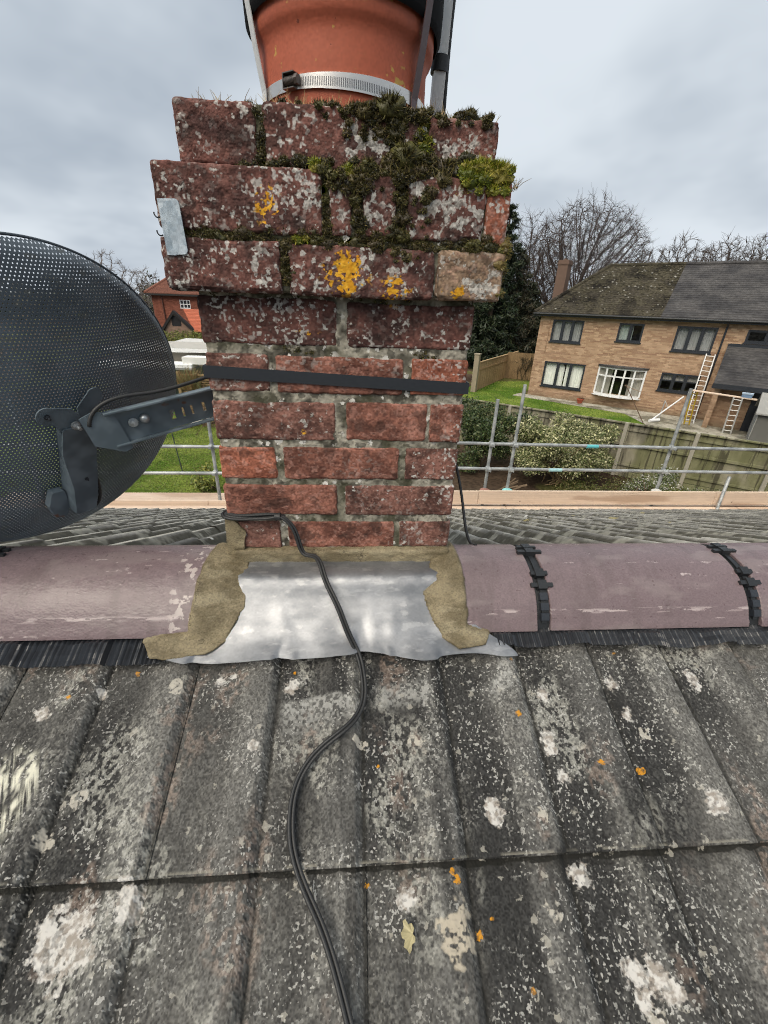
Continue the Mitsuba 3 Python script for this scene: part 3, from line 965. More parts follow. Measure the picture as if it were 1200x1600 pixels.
# cement fillets against the ridge tiles, the thin bed at the foot of the stack, the daub on its left corner
FLAT = 0.0


def fillet(poly, x_tile, x_lead, seed, name='cement_fillet'):
    poly = Polygon(poly)
    poly = poly.buffer(0.006).buffer(-0.003)
    x0, s0, x1, s1 = poly.bounds
    st = 0.0026
    xs, ss = np.arange(x0, x1 + st, st), np.arange(s0, s1 + st, st)
    X, S = np.meshgrid(xs, ss, indexing='ij')
    pts = shapely.points(X.ravel(), S.ravel())
    rag = nz(np.c_[X.ravel(), S.ravel(), S.ravel() * 0], 60, seed, 3) * 0.007
    d = np.where(shapely.contains(poly, pts), shapely.distance(pts, poly.exterior), -shapely.distance(pts, poly.exterior)) + rag
    t = np.clip(d / 0.011, 0, 1)
    q3 = np.c_[X.ravel(), S.ravel(), S.ravel() * 0]
    w = np.clip((X.ravel() - x_tile) / (x_lead - x_tile), 0, 1)
    up_ = np.clip((S.ravel() + 0.01) / 0.05, 0, 1)
    h = 0.008 - 0.019 * w ** 1.4 * up_ + 0.008 * (1 - up_)
    h = h * np.where(h > 0, 1 - (1 - t) ** 3, 1) + nz(q3, 26, seed + 1, 4) * 0.007 * t + nz(q3 * [1, 3, 1], 45, seed + 4, 2) * 0.004 * t + nz(q3, 170, seed + 8, 3) * 0.003 * t
    h = np.where(d > 0, h + 0.001, -0.020 * up_ * w - 0.004)
    y, z = ridge_curve(S.ravel())
    y2, z2 = ridge_curve(S.ravel(), 0.01)
    nn = np.c_[y2 - y, z2 - z] / 0.01
    v = np.c_[X.ravel(), y + nn[:, 0] * h, z + nn[:, 1] * h]
    f = grid_faces(len(xs), len(ss))
    ok = (d > -0.004).reshape(-1)[f].all(1)
    add(stack, name, (v, f[ok]), 'fresh_cement', smooth=True)


fillet([(-0.283, 0.232), (-0.222, 0.215), (-0.204, 0.108), (-0.207, 0.055), (-0.233, -0.006), (-0.262, -0.029), (-0.331, -0.036), (-0.357, -0.032), (-0.378, -0.002), (-0.360, 0.004), (-0.300, 0.010)], -0.285, -0.205, 11)
fillet([(0.216, 0.235), (0.219, 0.012), (0.262, 0.001), (0.250, -0.021), (0.198, -0.029), (0.170, -0.006), (0.151, 0.035), (0.139, 0.087), (0.152, 0.126), (0.180, 0.215)], 0.218, 0.142, 14)
v, f = rough_box((-0.242, CY0 - 0.015, -0.500), (0.200, CY0 + 0.02, -0.451), 0.007, 0.008, 0.004, 60, 21)
add(stack, 'cement_fillet', (v, f), 'fresh_cement', smooth=True)
dp = Polygon([(-0.248, -0.382), (-0.230, -0.388), (-0.213, -0.412), (-0.222, -0.470), (-0.252, -0.470)])
mm = extrude_poly(dp, 0.012)
v, f = trimesh.remesh.subdivide_to_size(mm.vertices, mm.faces, 0.006)
v = np.c_[v[:, 0], CY0 + 0.004 - v[:, 2], v[:, 1]]
v = v + np.c_[nz(v, 50, 3) * 0.006, nz(v, 60, 4) * 0.008, nz(v, 50, 5) * 0.006]
add(stack, 'cement_fillet', trimesh.Trimesh(v, f), 'fresh_cement', smooth=60)

# lead apron dressed over the ridge in front of the stack
nx, ns = 190, 90
sx = np.linspace(0, 1, nx)
tt = np.linspace(0, 1, ns)
V = np.zeros((nx, ns, 3))
for j, t in enumerate(tt):
    s_top = 0.172
    wob = 0.011 * (np.sin(sx * 23 + 1.0) * 0.5 + np.sin(sx * 11 + 2.2) * 0.5) + 0.012 * nz(np.c_[sx, sx * 0, sx * 0], 9, 4, 3)
    s_bot = -0.044 + wob * 0.8 - 0.010 * (sx < 0.05) * 0
    s = s_top + (s_bot - s_top) * t
    fl = np.clip((0.060 - s) / 0.09, 0, 1) ** 1.3
    xl = -0.240 - 0.128 * fl
    xr = 0.186 + 0.122 * fl
    x = xl + (xr - xl) * sx
    y, z = ridge_curve(s, 0.004)
    h = 0.005 - 0.019 * np.clip((s + 0.005) / 0.05, 0, 1) ** 2 * (3 - 2 * np.clip((s + 0.005) / 0.05, 0, 1)) + 0.010 * np.exp(-((s - 0.112) / 0.022) ** 2) - 0.006 * np.exp(-((s - 0.070) / 0.014) ** 2) * (0.5 + 0.5 * np.sin(x * 9 + 0.6)) + 0.004 * np.exp(-((x - 0.075 - 0.15 * s) / 0.006) ** 2) * np.clip((0.05 - s) / 0.05, 0, 1) + 0.005 * np.exp(-((x + 0.125 + 0.4 * s) / 0.008) ** 2) * np.clip((0.07 - s) / 0.05, 0, 1) - 0.004 * np.exp(-((x - 0.02 - 0.1 * s) / 0.012) ** 2) * np.clip((0.04 - s) / 0.05, 0, 1)
    h = h + nz(np.c_[x * 1.0, s * 2.2, s * 0], 6, 2, 2) * 0.010 + nz(np.c_[x * 2.4, s * 0.7, s * 0], 10, 8, 2) * 0.005 * np.clip(1 - s / 0.1, 0, 1)
    h = h + np.clip(-s / 0.03, 0, 1) * (roof_h(x) * 0.75 - 0.004) + 0.003 * np.clip(-s / 0.05, 0, 1)
    h = np.maximum(h, 0.002 - 0.024 * np.clip((s + 0.005) / 0.05, 0, 1))
    y2, z2 = ridge_curve(s, 0.014)
    nn = np.stack([(y2 - y), (z2 - z)], 1) * 100
    V[:, j] = np.stack([x, y + nn[:, 0] * h, z + nn[:, 1] * h], 1)
from scipy.ndimage import gaussian_filter1d
V = gaussian_filter1d(V, 5, axis=1, mode='nearest')
up = np.stack([np.linspace(-0.232, 0.180, nx), np.full(nx, CY0 - 0.002), np.full(nx, -0.468)], 1)
V = np.concatenate([np.minimum(up, 9)[:, None], V], axis=1)
f = grid_faces(nx, ns + 1)
lm = trimesh.Trimesh(V.reshape(-1, 3), np.vstack([f[:, [0, 1, 2]], f[:, [0, 2, 3]]]), process=False)
nrm = np.array(lm.vertex_normals)
under = V.reshape(-1, 3) - nrm * 0.0018 * np.sign((nrm @ [0, -0.4, 0.9]))[:, None]
lv = np.vstack([V.reshape(-1, 3), under])
lf = [f, f[:, ::-1] + len(under)]
bi = np.arange(nx - 1) * (ns + 1) + ns
lf.append(np.stack([bi, bi + ns + 1, bi + ns + 1 + len(under), bi + len(under)], 1))
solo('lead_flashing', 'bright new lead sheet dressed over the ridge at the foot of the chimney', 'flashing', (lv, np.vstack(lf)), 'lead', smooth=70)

# ------------------------------------------------------------------ moss, grass tufts
OLIVE = np.array([(0.042, 0.042, 0.015), (0.068, 0.062, 0.022), (0.080, 0.060, 0.028), (0.125, 0.100, 0.036), (0.030, 0.027, 0.013), (0.10, 0.095, 0.025)])
BRIGHT = np.array([(0.15, 0.18, 0.018), (0.24, 0.25, 0.026), (0.11, 0.14, 0.016), (0.30, 0.26, 0.045)])
GOLD = np.array([(0.20, 0.15, 0.045), (0.13, 0.10, 0.035), (0.10, 0.10, 0.02)])


def moss_on(mb, pts, nrm, size, cols, r, spikes=80):
    for p, n_, s in zip(pts, nrm, size):
        lump = MOSSBALL.copy()
        lump = lump * (1 + 1.1 * nz(lump * 1.6 + r.uniform(0, 99, 3), 1.5, 1, 3))[:, None]
        c = cols[r.integers(len(cols))] * r.uniform(0.7, 1.1)
        s0 = s * 0.78
        mb.add(p + lump * s0 * np.array([1.15, 0.7, 0.85]), MOSSFACES, c * 0.7)
        k = int(spikes * (s / 0.008) ** 1.2)
        d = r.normal(0, 1, (k, 3)) * 0.8 + n_
        d /= np.linalg.norm(d, axis=1, keepdims=True)
        base = p + d * s0 * np.array([1.1, 0.7, 0.85]) * 0.8
        ln = s * r.uniform(0.25, 0.8, (k, 1)) * 0.62 + 0.0010
        side = np.cross(d, r.normal(0, 1, (k, 3)))
        side /= np.linalg.norm(side, axis=1, keepdims=True) + 1e-9
        wd = 0.00075 * r.uniform(0.6, 1.5, (k, 1))
        v = np.stack([base - side * wd, base + side * wd, base + d * ln + r.normal(0, 0.0014, (k, 3))], 1).reshape(-1, 3)
        cc = np.repeat(cols[r.integers(len(cols), size=k)] * r.uniform(0.6, 1.9, (k, 1)), 3, axis=0)
        mb.add(v, np.arange(3 * k).reshape(-1, 3), cc)


mb_ = trimesh.creation.icosphere(2)
MOSSBALL, MOSSFACES = np.array(mb_.vertices), np.array(mb_.faces)


def moss_strip(mb, n, x, y, z, size, cols, r, nrm=(0, -1, 0.3), spread=(0, 0, 0), spikes=110):
    X = r.uniform(*x, n)
    Y = r.uniform(*y, n) if np.ndim(y) else np.full(n, y)
    Z = r.uniform(*z, n)
    S = size * r.lognormal(0, 0.35, n)
    moss_on(mb, np.c_[X, Y, Z], np.tile(np.asarray(nrm, float), (n, 1)), S, cols, r, spikes)


r = np.random.default_rng(21)
mb = MB()
Y3, Y2 = CY0, CY0 - 0.028
moss_strip(mb, 70, (-0.10, 0.20), (Y2 + 0.002, Y3), (0.158, 0.176), 0.0085, OLIVE, r)
moss_strip(mb, 18, (-0.16, -0.10), (Y2 + 0.004, Y3), (0.156, 0.170), 0.006, OLIVE, r)
moss_strip(mb, 34, (0.04, 0.20), (Y2, Y3), (0.158, 0.186), 0.0085, OLIVE, r)
moss_strip(mb, 60, (-0.05, 0.19), (Y3 - 0.002, Y3 + 0.05), (0.226, 0.242), 0.009, OLIVE, r)
moss_strip(mb, 26, (0.01, 0.07), (Y3 - 0.004, Y3 + 0.02), (0.215, 0.243), 0.0095, OLIVE, r)
moss_strip(mb, 40, (-0.22, 0.2), (Y3 + 0.01, Y3 + 0.09), (0.234, 0.244), 0.006, OLIVE, r)
moss_strip(mb, 40, (-0.01, 0.085), (Y3 - 0.003, Y3 + 0.004), (0.200, 0.240), 0.0052, OLIVE, r)
moss_strip(mb, 40, (-0.05, 0.20), (Y3 - 0.004, Y3 + 0.002), (0.228, 0.242), 0.005, OLIVE, r)
moss_strip(mb, 30, (0.055, 0.11), (Y2 - 0.003, Y2 + 0.003), (0.100, 0.165), 0.0050, OLIVE, r)
moss_strip(mb, 40, (-0.05, 0.07), (Y2 - 0.003, Y2 + 0.003), (0.140, 0.165), 0.0048, OLIVE, r)
moss_strip(mb, 26, (-0.046, -0.031), (Y2 + 0.004, Y2 + 0.010), (0.09, 0.162), 0.0065, OLIVE, r)
moss_strip(mb, 30, (-0.004, 0.020), (Y2 + 0.002, Y2 + 0.008), (0.085, 0.165), 0.0060, OLIVE, r)
moss_strip(mb, 36, (0.055, 0.086), (Y2 + 0.004, Y2 + 0.010), (0.085, 0.165), 0.0075, OLIVE, r)
moss_strip(mb, 60, (-0.25, -0.12), (Y2 + 0.003, Y2 + 0.010), (0.074, 0.091), 0.0062, OLIVE, r)
moss_strip(mb, 80, (-0.12, 0.21), (Y2 + 0.002, Y2 + 0.010), (0.074, 0.093), 0.0068, OLIVE, r)
moss_strip(mb, 20, (0.06, 0.11), (Y2 - 0.001, Y2 + 0.008), (0.055, 0.092), 0.007, OLIVE, r)
moss_strip(mb, 22, (-0.110, -0.092), (Y2 + 0.003, Y2 + 0.008), (0.012, 0.08), 0.0065, OLIVE, r)
moss_strip(mb, 16, (-0.135, -0.12), (Y3 + 0.002, Y3 + 0.008), (0.172, 0.236), 0.0062, OLIVE, r)
moss_strip(mb, 20, (0.088, 0.110), (Y3 + 0.001, Y3 + 0.008), (0.172, 0.236), 0.0068, np.vstack([OLIVE, BRIGHT]), r)
moss_strip(mb, 26, (CX0 + 0.02, CX1), (CY0 + 0.003, CY0 + 0.006), (-0.001, 0.009), 0.0035, OLIVE, r)
moss_strip(mb, 12, (-0.12, -0.06), (CY0 + 0.004, CY0 + 0.006), (-0.078, -0.068), 0.004, OLIVE, r)
moss_strip(mb, 10, (0.09, 0.16), (CY0 + 0.004, CY0 + 0.006), (-0.080, -0.070), 0.004, OLIVE, r)
moss_strip(mb, 30, (CX1 + 0.018, CX1 + 0.032), (Y2 - 0.002, Y2 + 0.06), (0.055, 0.092), 0.0062, GOLD, r, (1, -0.3, 0.2))
moss_strip(mb, 22, (CX1 + 0.02, CX1 + 0.031), (Y2 - 0.003, Y2 + 0.04), (0.012, 0.06), 0.005, GOLD, r, (1, -0.3, 0))
solo('moss', 'dark olive moss growing along the joints and ledges of the upper chimney courses', 'moss', (mb.V, mb.F), 'leafy', True, color=mb.C, kind='stuff')

mb = MB()
moss_strip(mb, 42, (0.152, 0.220), (Y2 - 0.006, Y2 + 0.03), (0.146, 0.178), 0.0098, BRIGHT, r, (0, -0.7, 0.7), spikes=130)
solo('moss_cushion', 'bright green moss cushion on the upper right shoulder of the chimney', 'moss', (mb.V, mb.F), 'leafy', color=mb.C)
for x, y, z, lab in ((-0.045, Y2 + 0.006, 0.168, 'small bright green moss tuft on the ledge below the middle of the top course'), (-0.005, Y2 + 0.004, 0.163, 'small yellow green moss tuft above the middle bricks, right of a similar tuft'),
                     (0.100, Y3 + 0.002, 0.198, 'yellow green moss filling the upright joint of the top course'), (-0.075, Y2 + 0.004, 0.083, 'small yellow green moss patch in the joint above the lowest oversailing bricks')):
    mb = MB()
    tall = 0.024 if x > 0.05 else 0.005
    moss_strip(mb, 9, (x - 0.010, x + 0.010), (y - 0.004, y + 0.004), (z - tall, z + tall), 0.006, BRIGHT, r, (0, -0.8, 0.6), spikes=110)
    solo('moss_tuft', lab, 'moss', (mb.V, mb.F), 'leafy', color=mb.C)


def straws(n, xr, yr, z0, length, cols, r, lean=0.5):
    mb = MB()
    for _ in range(n):
        p = np.array([r.uniform(*xr), r.uniform(*yr), z0])
        L = length * r.uniform(0.4, 1.2)
        d = np.array([r.normal(0, lean), r.normal(0, lean), 1.0])
        d /= np.linalg.norm(d)
        q = [p, p + d * L * 0.5, p + d * L + [r.normal(0, 0.15) * L, 0, -0.1 * L]]
        mb.tube(q, [0.0005, 0.0004, 0.0002], 3, np.array(cols[r.integers(len(cols))]) * r.uniform(0.7, 1.2), cap=False)
    return mb


STRAW = [(0.42, 0.32, 0.16), (0.34, 0.22, 0.09), (0.30, 0.24, 0.10)]
mb = straws(420, (-0.12, 0.13), (CY0 + 0.01, CY0 + 0.08), 0.236, 0.022, STRAW, r, 0.3)
a = straws(60, (-0.22, -0.12), (CY0 + 0.01, CY0 + 0.06), 0.235, 0.020, STRAW, r, 0.5)
mb.add(a.V, a.F, a.C)
a = straws(45, (0.10, 0.20), (CY0 + 0.0, CY0 + 0.08), 0.235, 0.016, STRAW, r, 0.6)
mb.add(a.V, a.F, a.C)
a = straws(40, (0.215, 0.235), (Y2 - 0.002, Y2 + 0.05), 0.155, 0.018, STRAW, r, 0.8)
mb.add(a.V, a.F, a.C)
a = straws(60, (0.05, 0.14), (Y2, Y2 + 0.02), 0.162, 0.020, [(0.16, 0.14, 0.04), (0.22, 0.17, 0.06)], r, 0.5)
mb.add(a.V, a.F, a.C)
solo('dry_grass', 'straw coloured grass blades and seed stalks sprouting on top of the chimney', 'grass', (mb.V, mb.F), 'leafy', color=mb.C, kind='stuff')

# ------------------------------------------------------------------ pot, clamp, bird guard, mast
PC = np.array([-0.0145, 0.975, 0.0])
pot = thing('chimney_pot', 'round terracotta chimney pot with a flared lip on top of the brick stack', 'chimney pot')
prof = [(0.1355, 0.225), (0.1365, 0.26), (0.1375, 0.326), (0.1371, 0.329), (0.1371, 0.346), (0.1385, 0.354), (0.1415, 0.360), (0.1445, 0.364), (0.1468, 0.369), (0.1475, 0.376), (0.1475, 0.45), (0.146, 0.47), (0.146, 0.482), (0.13, 0.485), (0.120, 0.48), (0.118, 0.23)]
add(pot, 'body', lathe(prof, 128, PC), 'terracotta', smooth=40)
guard = thing('bird_guard', 'black wire cowl fitted over the pot, strapped down with metal strips', 'chimney cowl')
gp = [(0.1485, 0.396), (0.1530, 0.383), (0.1580, 0.390), (0.1595, 0.42), (0.1595, 0.50), (0.150, 0.505)]
add(guard, 'rim', lathe(gp, 96, PC), 'soot_black', smooth=40)
m = MB()
for i in range(28):
    a = 2 * PI * i / 28
    m.tube([PC + [0.160 * math.cos(a), 0.160 * math.sin(a), 0.49], PC + [0.155 * math.cos(a), 0.155 * math.sin(a), 0.66]], 0.0016, 5)
for z in (0.54, 0.59, 0.64):
    t = np.linspace(0, 2 * PI, 49)
    m.tube(np.c_[PC[0] + 0.158 * np.cos(t), PC[1] + 0.158 * np.sin(t), np.full(49, z)], 0.0016, 5, cap=False)
m.put(guard, 'cage', 'black_plastic')
add(guard, 'hood', lathe([(0.175, 0.655), (0.17, 0.668), (0.10, 0.70), (0.0, 0.712)], 64, PC), 'black_plastic', smooth=40)


def strap(a, r0, z0, r1, z1, w, mat, lab):
    d, s = np.array([math.cos(a), math.sin(a), 0]), np.array([-math.sin(a), math.cos(a), 0])
    k = []
    for rr, z in ((r0, z0), (0.5 * (r0 + r1) + 0.001, 0.5 * (z0 + z1)), (r1, z1), (r1 + 0.0005, z1 - 0.03)):
        k += [PC + d * rr + s * w + [0, 0, z], PC + d * rr - s * w + [0, 0, z], PC + d * (rr + 0.0015) - s * w + [0, 0, z], PC + d * (rr + 0.0015) + s * w + [0, 0, z]]
    f = []
    for i in range(3):
        for j in range(4):
            f.append([i * 4 + j, i * 4 + (j + 1) % 4, i * 4 + 4 + (j + 1) % 4, i * 4 + 4 + j])
    f += [[0, 1, 2, 3], [12, 13, 14, 15]]
    add(guard, 'strap', (np.array(k), np.array(f)), mat, label=lab)


strap(math.radians(206), 0.1600, 0.41, 0.1415, 0.30, 0.0095, 'aluminium', 'silver strap down the left of the pot')
strap(math.radians(-38), 0.1600, 0.41, 0.1400, 0.295, 0.0085, 'maroon_strap', 'brown strap down the right of the pot')
strap(math.radians(80), 0.1600, 0.41, 0.1405, 0.30, 0.0085, 'aluminium', None)

clamp = thing('hose_clamp', 'stainless worm drive clamp band around the terracotta pot', 'hose clamp')


def band(a0, a1, r0, r1, z0a, z0b, hw, n=90):
    ts = np.linspace(a0, a1, n)
    zc = np.linspace(z0a, z0b, n)
    rows = []
    for rr, dz in ((r0, -hw), (r1, -hw), (r1, hw), (r0, hw)):
        rows.append(np.stack([PC[0] + rr * np.cos(ts), PC[1] + rr * np.sin(ts), zc + dz], 1))
    v = np.vstack(rows)
    j = np.arange(n - 1)
    f = [np.stack([a * n + j, ((a + 1) % 4) * n + j, ((a + 1) % 4) * n + j + 1, a * n + j + 1], 1) for a in range(4)]
    f += [np.array([[0, n, 2 * n, 3 * n]]), np.array([[n - 1, 4 * n - 1, 3 * n - 1, 2 * n - 1]])]
    return v, np.vstack(f)


rad = math.radians
add(clamp, 'band', band(rad(-123), rad(237), 0.1378, 0.1392, 0.2945, 0.2945, 0.008), 'stainless', smooth=40)
add(clamp, 'band_tail', band(rad(-128), rad(-57), 0.1394, 0.1408, 0.2945, 0.2875, 0.008, 40), 'stainless', smooth=40)
m = MB()
for i, a in enumerate(np.linspace(-116, -59, 52)):
    zc = 0.2945 + (a + 128) / 71 * (-0.007)
    m.add(*band(rad(a), rad(a + 0.42), 0.1405, 0.14095, zc, zc, 0.0052, 2))
m.put(clamp, 'slots', 'dark_frame', kind='stuff')
sd = np.array([math.cos(rad(-123)), math.sin(rad(-123)), 0])
st_ = np.array([-sd[1], sd[0], 0])
hb = PC + sd * 0.1395 + [0, 0, 0.2945]
fr = lambda V: hb + V[:, :1] * st_ + V[:, 1:2] * sd + V[:, 2:] * np.array([0, 0, 1.0])
m = MB()
m.box((-0.014, 0, -0.0115), (0.011, 0.0020, 0.0115)).box((-0.014, 0.002, -0.0115), (-0.0125, 0.013, 0.0115)).box((-0.0125, 0.002, 0.0100), (0.011, 0.013, 0.0115)).box((-0.0125, 0.002, -0.0115), (0.011, 0.013, -0.0100))
m.put(clamp, 'housing', 'old_steel', fn=lambda V: fr(V * 0.82))
m = MB()
m.tube([(-0.011, 0.0075, 0), (0.012, 0.0075, 0)], 0.0055, 12)
for x in np.arange(-0.010, 0.010, 0.0028):
    m.tube([(x, 0.0075, 0), (x + 0.0013, 0.0075, 0)], 0.0066, 12)
m.tube([(0.012, 0.0075, 0), (0.019, 0.0075, 0)], 0.0078, 6)
m.put(clamp, 'screw', 'old_steel', smooth=40, fn=lambda V: fr(V * 0.82))

mast = thing('aerial_mast', 'grey aluminium aerial mast standing behind the pot', 'mast')
p0, p1 = np.array([0.153, 1.1, 0.10]), np.array([0.181, 1.1, 0.80])
m = MB()
q_ = [p + np.array([a, b, 0]) for p in (p0, p1) for a, b in ((-0.0115, -0.0115), (0.0115, -0.0115), (0.0115, 0.0115), (-0.0115, 0.0115))]
m.add(q_, [[0, 1, 5, 4], [1, 2, 6, 5], [2, 3, 7, 6], [3, 0, 4, 7], [3, 2, 1, 0], [4, 5, 6, 7]])
m.put(mast, 'pole', 'pale_aluminium')
at_ = lambda t: p0 + (p1 - p0) * t
m = MB()
m.tube([at_(0.437), at_(0.470)], 0.0172, 20)
m.put(mast, 'tape', 'black_rubber', smooth=40, label='black tape binding the cable to the mast')
m = MB()
cb = [at_(t) + np.array([0.0165 + 0.003 * math.sin(t * 9), -0.004, 0]) for t in np.linspace(0.0, 1, 16)]
m.tube(spline(cb, 50), 0.0036, 8)
m.put(mast, 'cable', 'black_rubber', smooth=True)

# ------------------------------------------------------------------ lashing strap, corner plate, cables
m = MB()
sy = CY0 - 0.0045
loop = [(CX0 - 0.004, sy), (CX1 + 0.004, sy), (CX1 + 0.004, CY1 + 0.004), (CX0 - 0.004, CY1 + 0.004)]
lz = [-0.1085, -0.127, -0.125, -0.110]
inn = [(CX0 - 0.0025, sy + 0.0016), (CX1 + 0.0025, sy + 0.0016), (CX1 + 0.0025, CY1 + 0.0025), (CX0 - 0.0025, CY1 + 0.0025)]
hw = 0.0098
v = np.array([[x, y, z + dz] for (lp, dz) in ((loop, -hw), (loop, hw), (inn, hw), (inn, -hw)) for (x, y), z in zip(lp, lz)])
f = []
for a in range(4):
    b = (a + 1) % 4
    for i in range(4):
        j = (i + 1) % 4
        f.append([a * 4 + i, a * 4 + j, b * 4 + j, b * 4 + i])
solo('lashing_strap', 'flat black steel strap lashed around the brick chimney', 'strap', (v, np.array(f)), 'dark_frame')

plate = thing('corner_plate', 'small galvanised metal plate on the upper left corner of the chimney', 'metal plate')
pp = Polygon([(-0.264, 0.120), (-0.236, 0.121), (-0.233, 0.056), (-0.262, 0.054)])
pp = shapely.union(pp.buffer(-0.006).buffer(0.006), Polygon([(-0.264, 0.120), (-0.252, 0.120), (-0.250, 0.054), (-0.262, 0.054)]))
mm = extrude_poly(pp, 0.0016)
v = np.array(mm.vertices)
v = np.c_[v[:, 0] - 0.002, CY0 - E_ - 0.003 - v[:, 2], v[:, 1]]
add(plate, 'face', trimesh.Trimesh(v, mm.faces), 'zinc_plate')
m = MB()
m.add([[-0.266, CY0 - E_ - 0.0046, 0.120], [-0.264, CY0 - E_ - 0.0046, 0.054], [-0.277, CY0 - E_ + 0.04, 0.054], [-0.277, CY0 - E_ + 0.04, 0.120], [-0.2645, CY0 - E_ - 0.003, 0.120], [-0.2625, CY0 - E_ - 0.003, 0.054], [-0.2755, CY0 - E_ + 0.04, 0.054], [-0.2755, CY0 - E_ + 0.04, 0.120]],
      [[0, 1, 2, 3], [4, 7, 6, 5], [0, 3, 7, 4], [1, 5, 6, 2], [2, 6, 7, 3]])
m.put(plate, 'return_flange', 'zinc_plate')
for z in (0.099, 0.078):
    m = MB()
    m.tube(spline([(-0.266, CY0 - E_ - 0.004, z), (-0.269, CY0 - E_ - 0.007, z - 0.001), (-0.272, CY0 - E_ - 0.006, z + 0.002), (-0.273, CY0 - E_ - 0.004, z + 0.005)], 12), 0.0010, 6)
    m.put(plate, 'wire_end', 'black_plastic')

front_path = [(-0.250, 0.775, -0.379), (-0.243, 0.746, -0.3775), (-0.215, 0.744, -0.380), (-0.188, 0.744, -0.379), (-0.160, 0.743, -0.377), (-0.141, 0.741, -0.374), (-0.124, 0.737, -0.385), (-0.108, 0.730, -0.418), (-0.094, 0.722, -0.448)]
for xs_, s_ in ((-0.078, 0.142), (-0.055, 0.103), (-0.028, 0.053), (-0.006, 0.006)):
    y, z = ridge_curve(s_, 0.024)
    front_path.append((xs_, float(y), float(z)))
roofp = [(0.0102, 0.5867), (0.0179, 0.5546), (0.0185, 0.5196), (0.0073, 0.4935), (-0.017, 0.4717), (-0.0523, 0.4497), (-0.0757, 0.4261), (-0.088, 0.3996), (-0.0904, 0.3672), (-0.0858, 0.3401), (-0.0745, 0.3142), (-0.0588, 0.2896), (-0.0422, 0.2662), (-0.0263, 0.2389), (-0.0122, 0.2085), (-0.0005, 0.1804), (0.02, 0.13), (0.03, 0.05), (0.02, -0.1)]
for x, y in roofp:
    hh_ = float(np.mean(roll(((np.linspace(x - 0.02, x + 0.02, 9) - 0.017) / 0.15) % 1.0))) + 0.0055
    front_path.append((x, y - hh_ * SN, -0.856 + TN * y + hh_ * CS))
cable = thing('aerial_cable', 'twin black aerial cable looping from the chimney over the lead and down the tiles', 'cable')
cl = spline(front_path, 260)
tg = np.gradient(cl, axis=0)
tg /= np.linalg.norm(tg, axis=1, keepdims=True)
sid = np.cross(tg, np.tile([0, -0.4, 0.9], (len(tg), 1)))
sid /= np.linalg.norm(sid, axis=1, keepdims=True)
roofh = lambda c: np.where(c[:, 1] < 0.55, roof_h(c[:, 0]), 0)
wave = np.linspace(0, 34, len(cl))
for sgn in (-1, 1):
    c2 = cl + sid * (0.0027 * sgn) + np.array([0, -SN, CS]) * (np.sin(wave * 0.35) * 0.0012 * sgn)[:, None]
    m = MB()
    m.tube(c2, 0.0028, 10)
    m.put(cable, 'core', 'black_rubber', smooth=True)
m = MB()
m.tube(spline([(-0.246, 0.757, -0.374), (-0.20, 0.7455, -0.3735), (-0.155, 0.745, -0.371), (-0.132, 0.747, -0.377)], 20), 0.0033, 8)
m.tube([(-0.150, 0.742, -0.3755), (-0.139, 0.741, -0.3735)], 0.0075, 10)
m.put(cable, 'tie', 'black_rubber', smooth=40)
m = MB()
m.tube(spline([(0.215, 1.05, -0.25), (0.250, 1.0, -0.33), (0.257, 0.97, -0.361), (0.267, 0.93, -0.421), (0.271, 0.85, -0.487), (0.274, 0.80, -0.475)], 60), 0.0034, 8)
solo('aerial_cable', 'single black cable hanging beyond the ridge at the right of the chimney', 'cable', (m.V, m.F), 'black_rubber', smooth=True)

# ------------------------------------------------------------------ satellite dish
dish = thing('satellite_dish', 'dark grey perforated satellite dish seen from behind, left of the chimney', 'satellite dish')
DC = np.array([-0.593, 0.845, -0.209])
DA = np.array([-0.788, 0.526, 0.320])
DA /= np.linalg.norm(DA)
D1 = np.cross(DA, [0, 0, 1.0])
D1 /= np.linalg.norm(D1)
D2 = np.cross(D1, DA)
SAG = 0.075
RS = (0.09 + SAG ** 2) / 2 / SAG
AP = DC - DA * SAG


def cap_h(x, y):
    rr = np.minimum(np.hypot(x, y), 0.3)
    return RS - np.sqrt(RS * RS - rr * rr) + 0.016 * np.clip((rr - 0.278) / 0.022, 0, 1) ** 2


def on_dish(x, y, off=0.0):
    """Point of the dish's back at x, y from its middle, raised by off towards the viewer's side."""
    x, y = np.asarray(x, float), np.asarray(y, float)
    return AP + x[..., None] * D1 + y[..., None] * D2 + (cap_h(x, y) - off)[..., None] * DA


PIT = 0.0060
HR = 0.00126
hx = np.arange(-0.31, 0.31, PIT)
hy = np.arange(-0.31, 0.31, PIT * math.sqrt(3) / 2)
cx_, cy_ = np.meshgrid(hx, hy)
cx_ = cx_ + (np.arange(len(hy)) % 2)[:, None] * PIT / 2
cc = np.c_[cx_.ravel(), cy_.ravel()]
cc = cc[np.hypot(cc[:, 0], cc[:, 1]) < 0.2965]
ang = np.arange(6) * PI / 3 + PI / 6
oc = np.c_[np.cos(ang), np.sin(ang)] * PIT / math.sqrt(3)
ic = np.c_[np.cos(ang), np.sin(ang)] * HR
N_ = len(cc)
O = cc[:, None] + oc[None]
I = cc[:, None] + ic[None]
P2 = np.concatenate([O, I], 1).reshape(-1, 2)
back = on_dish(P2[:, 0], P2[:, 1], 0.0)
front = on_dish(P2[:, 0], P2[:, 1], -0.0011)
k = np.arange(6)
base = np.stack([k, (k + 1) % 6, 6 + (k + 1) % 6, 6 + k], 1)
wall = np.stack([6 + k, 6 + (k + 1) % 6], 1)
off = (np.arange(N_) * 12)[:, None, None]
fb = (base[None] + off).reshape(-1, 4)
nbk = N_ * 12
ff_ = (base[None, :, ::-1] + off).reshape(-1, 4) + nbk
w2 = (wall[None] + off).reshape(-1, 2)
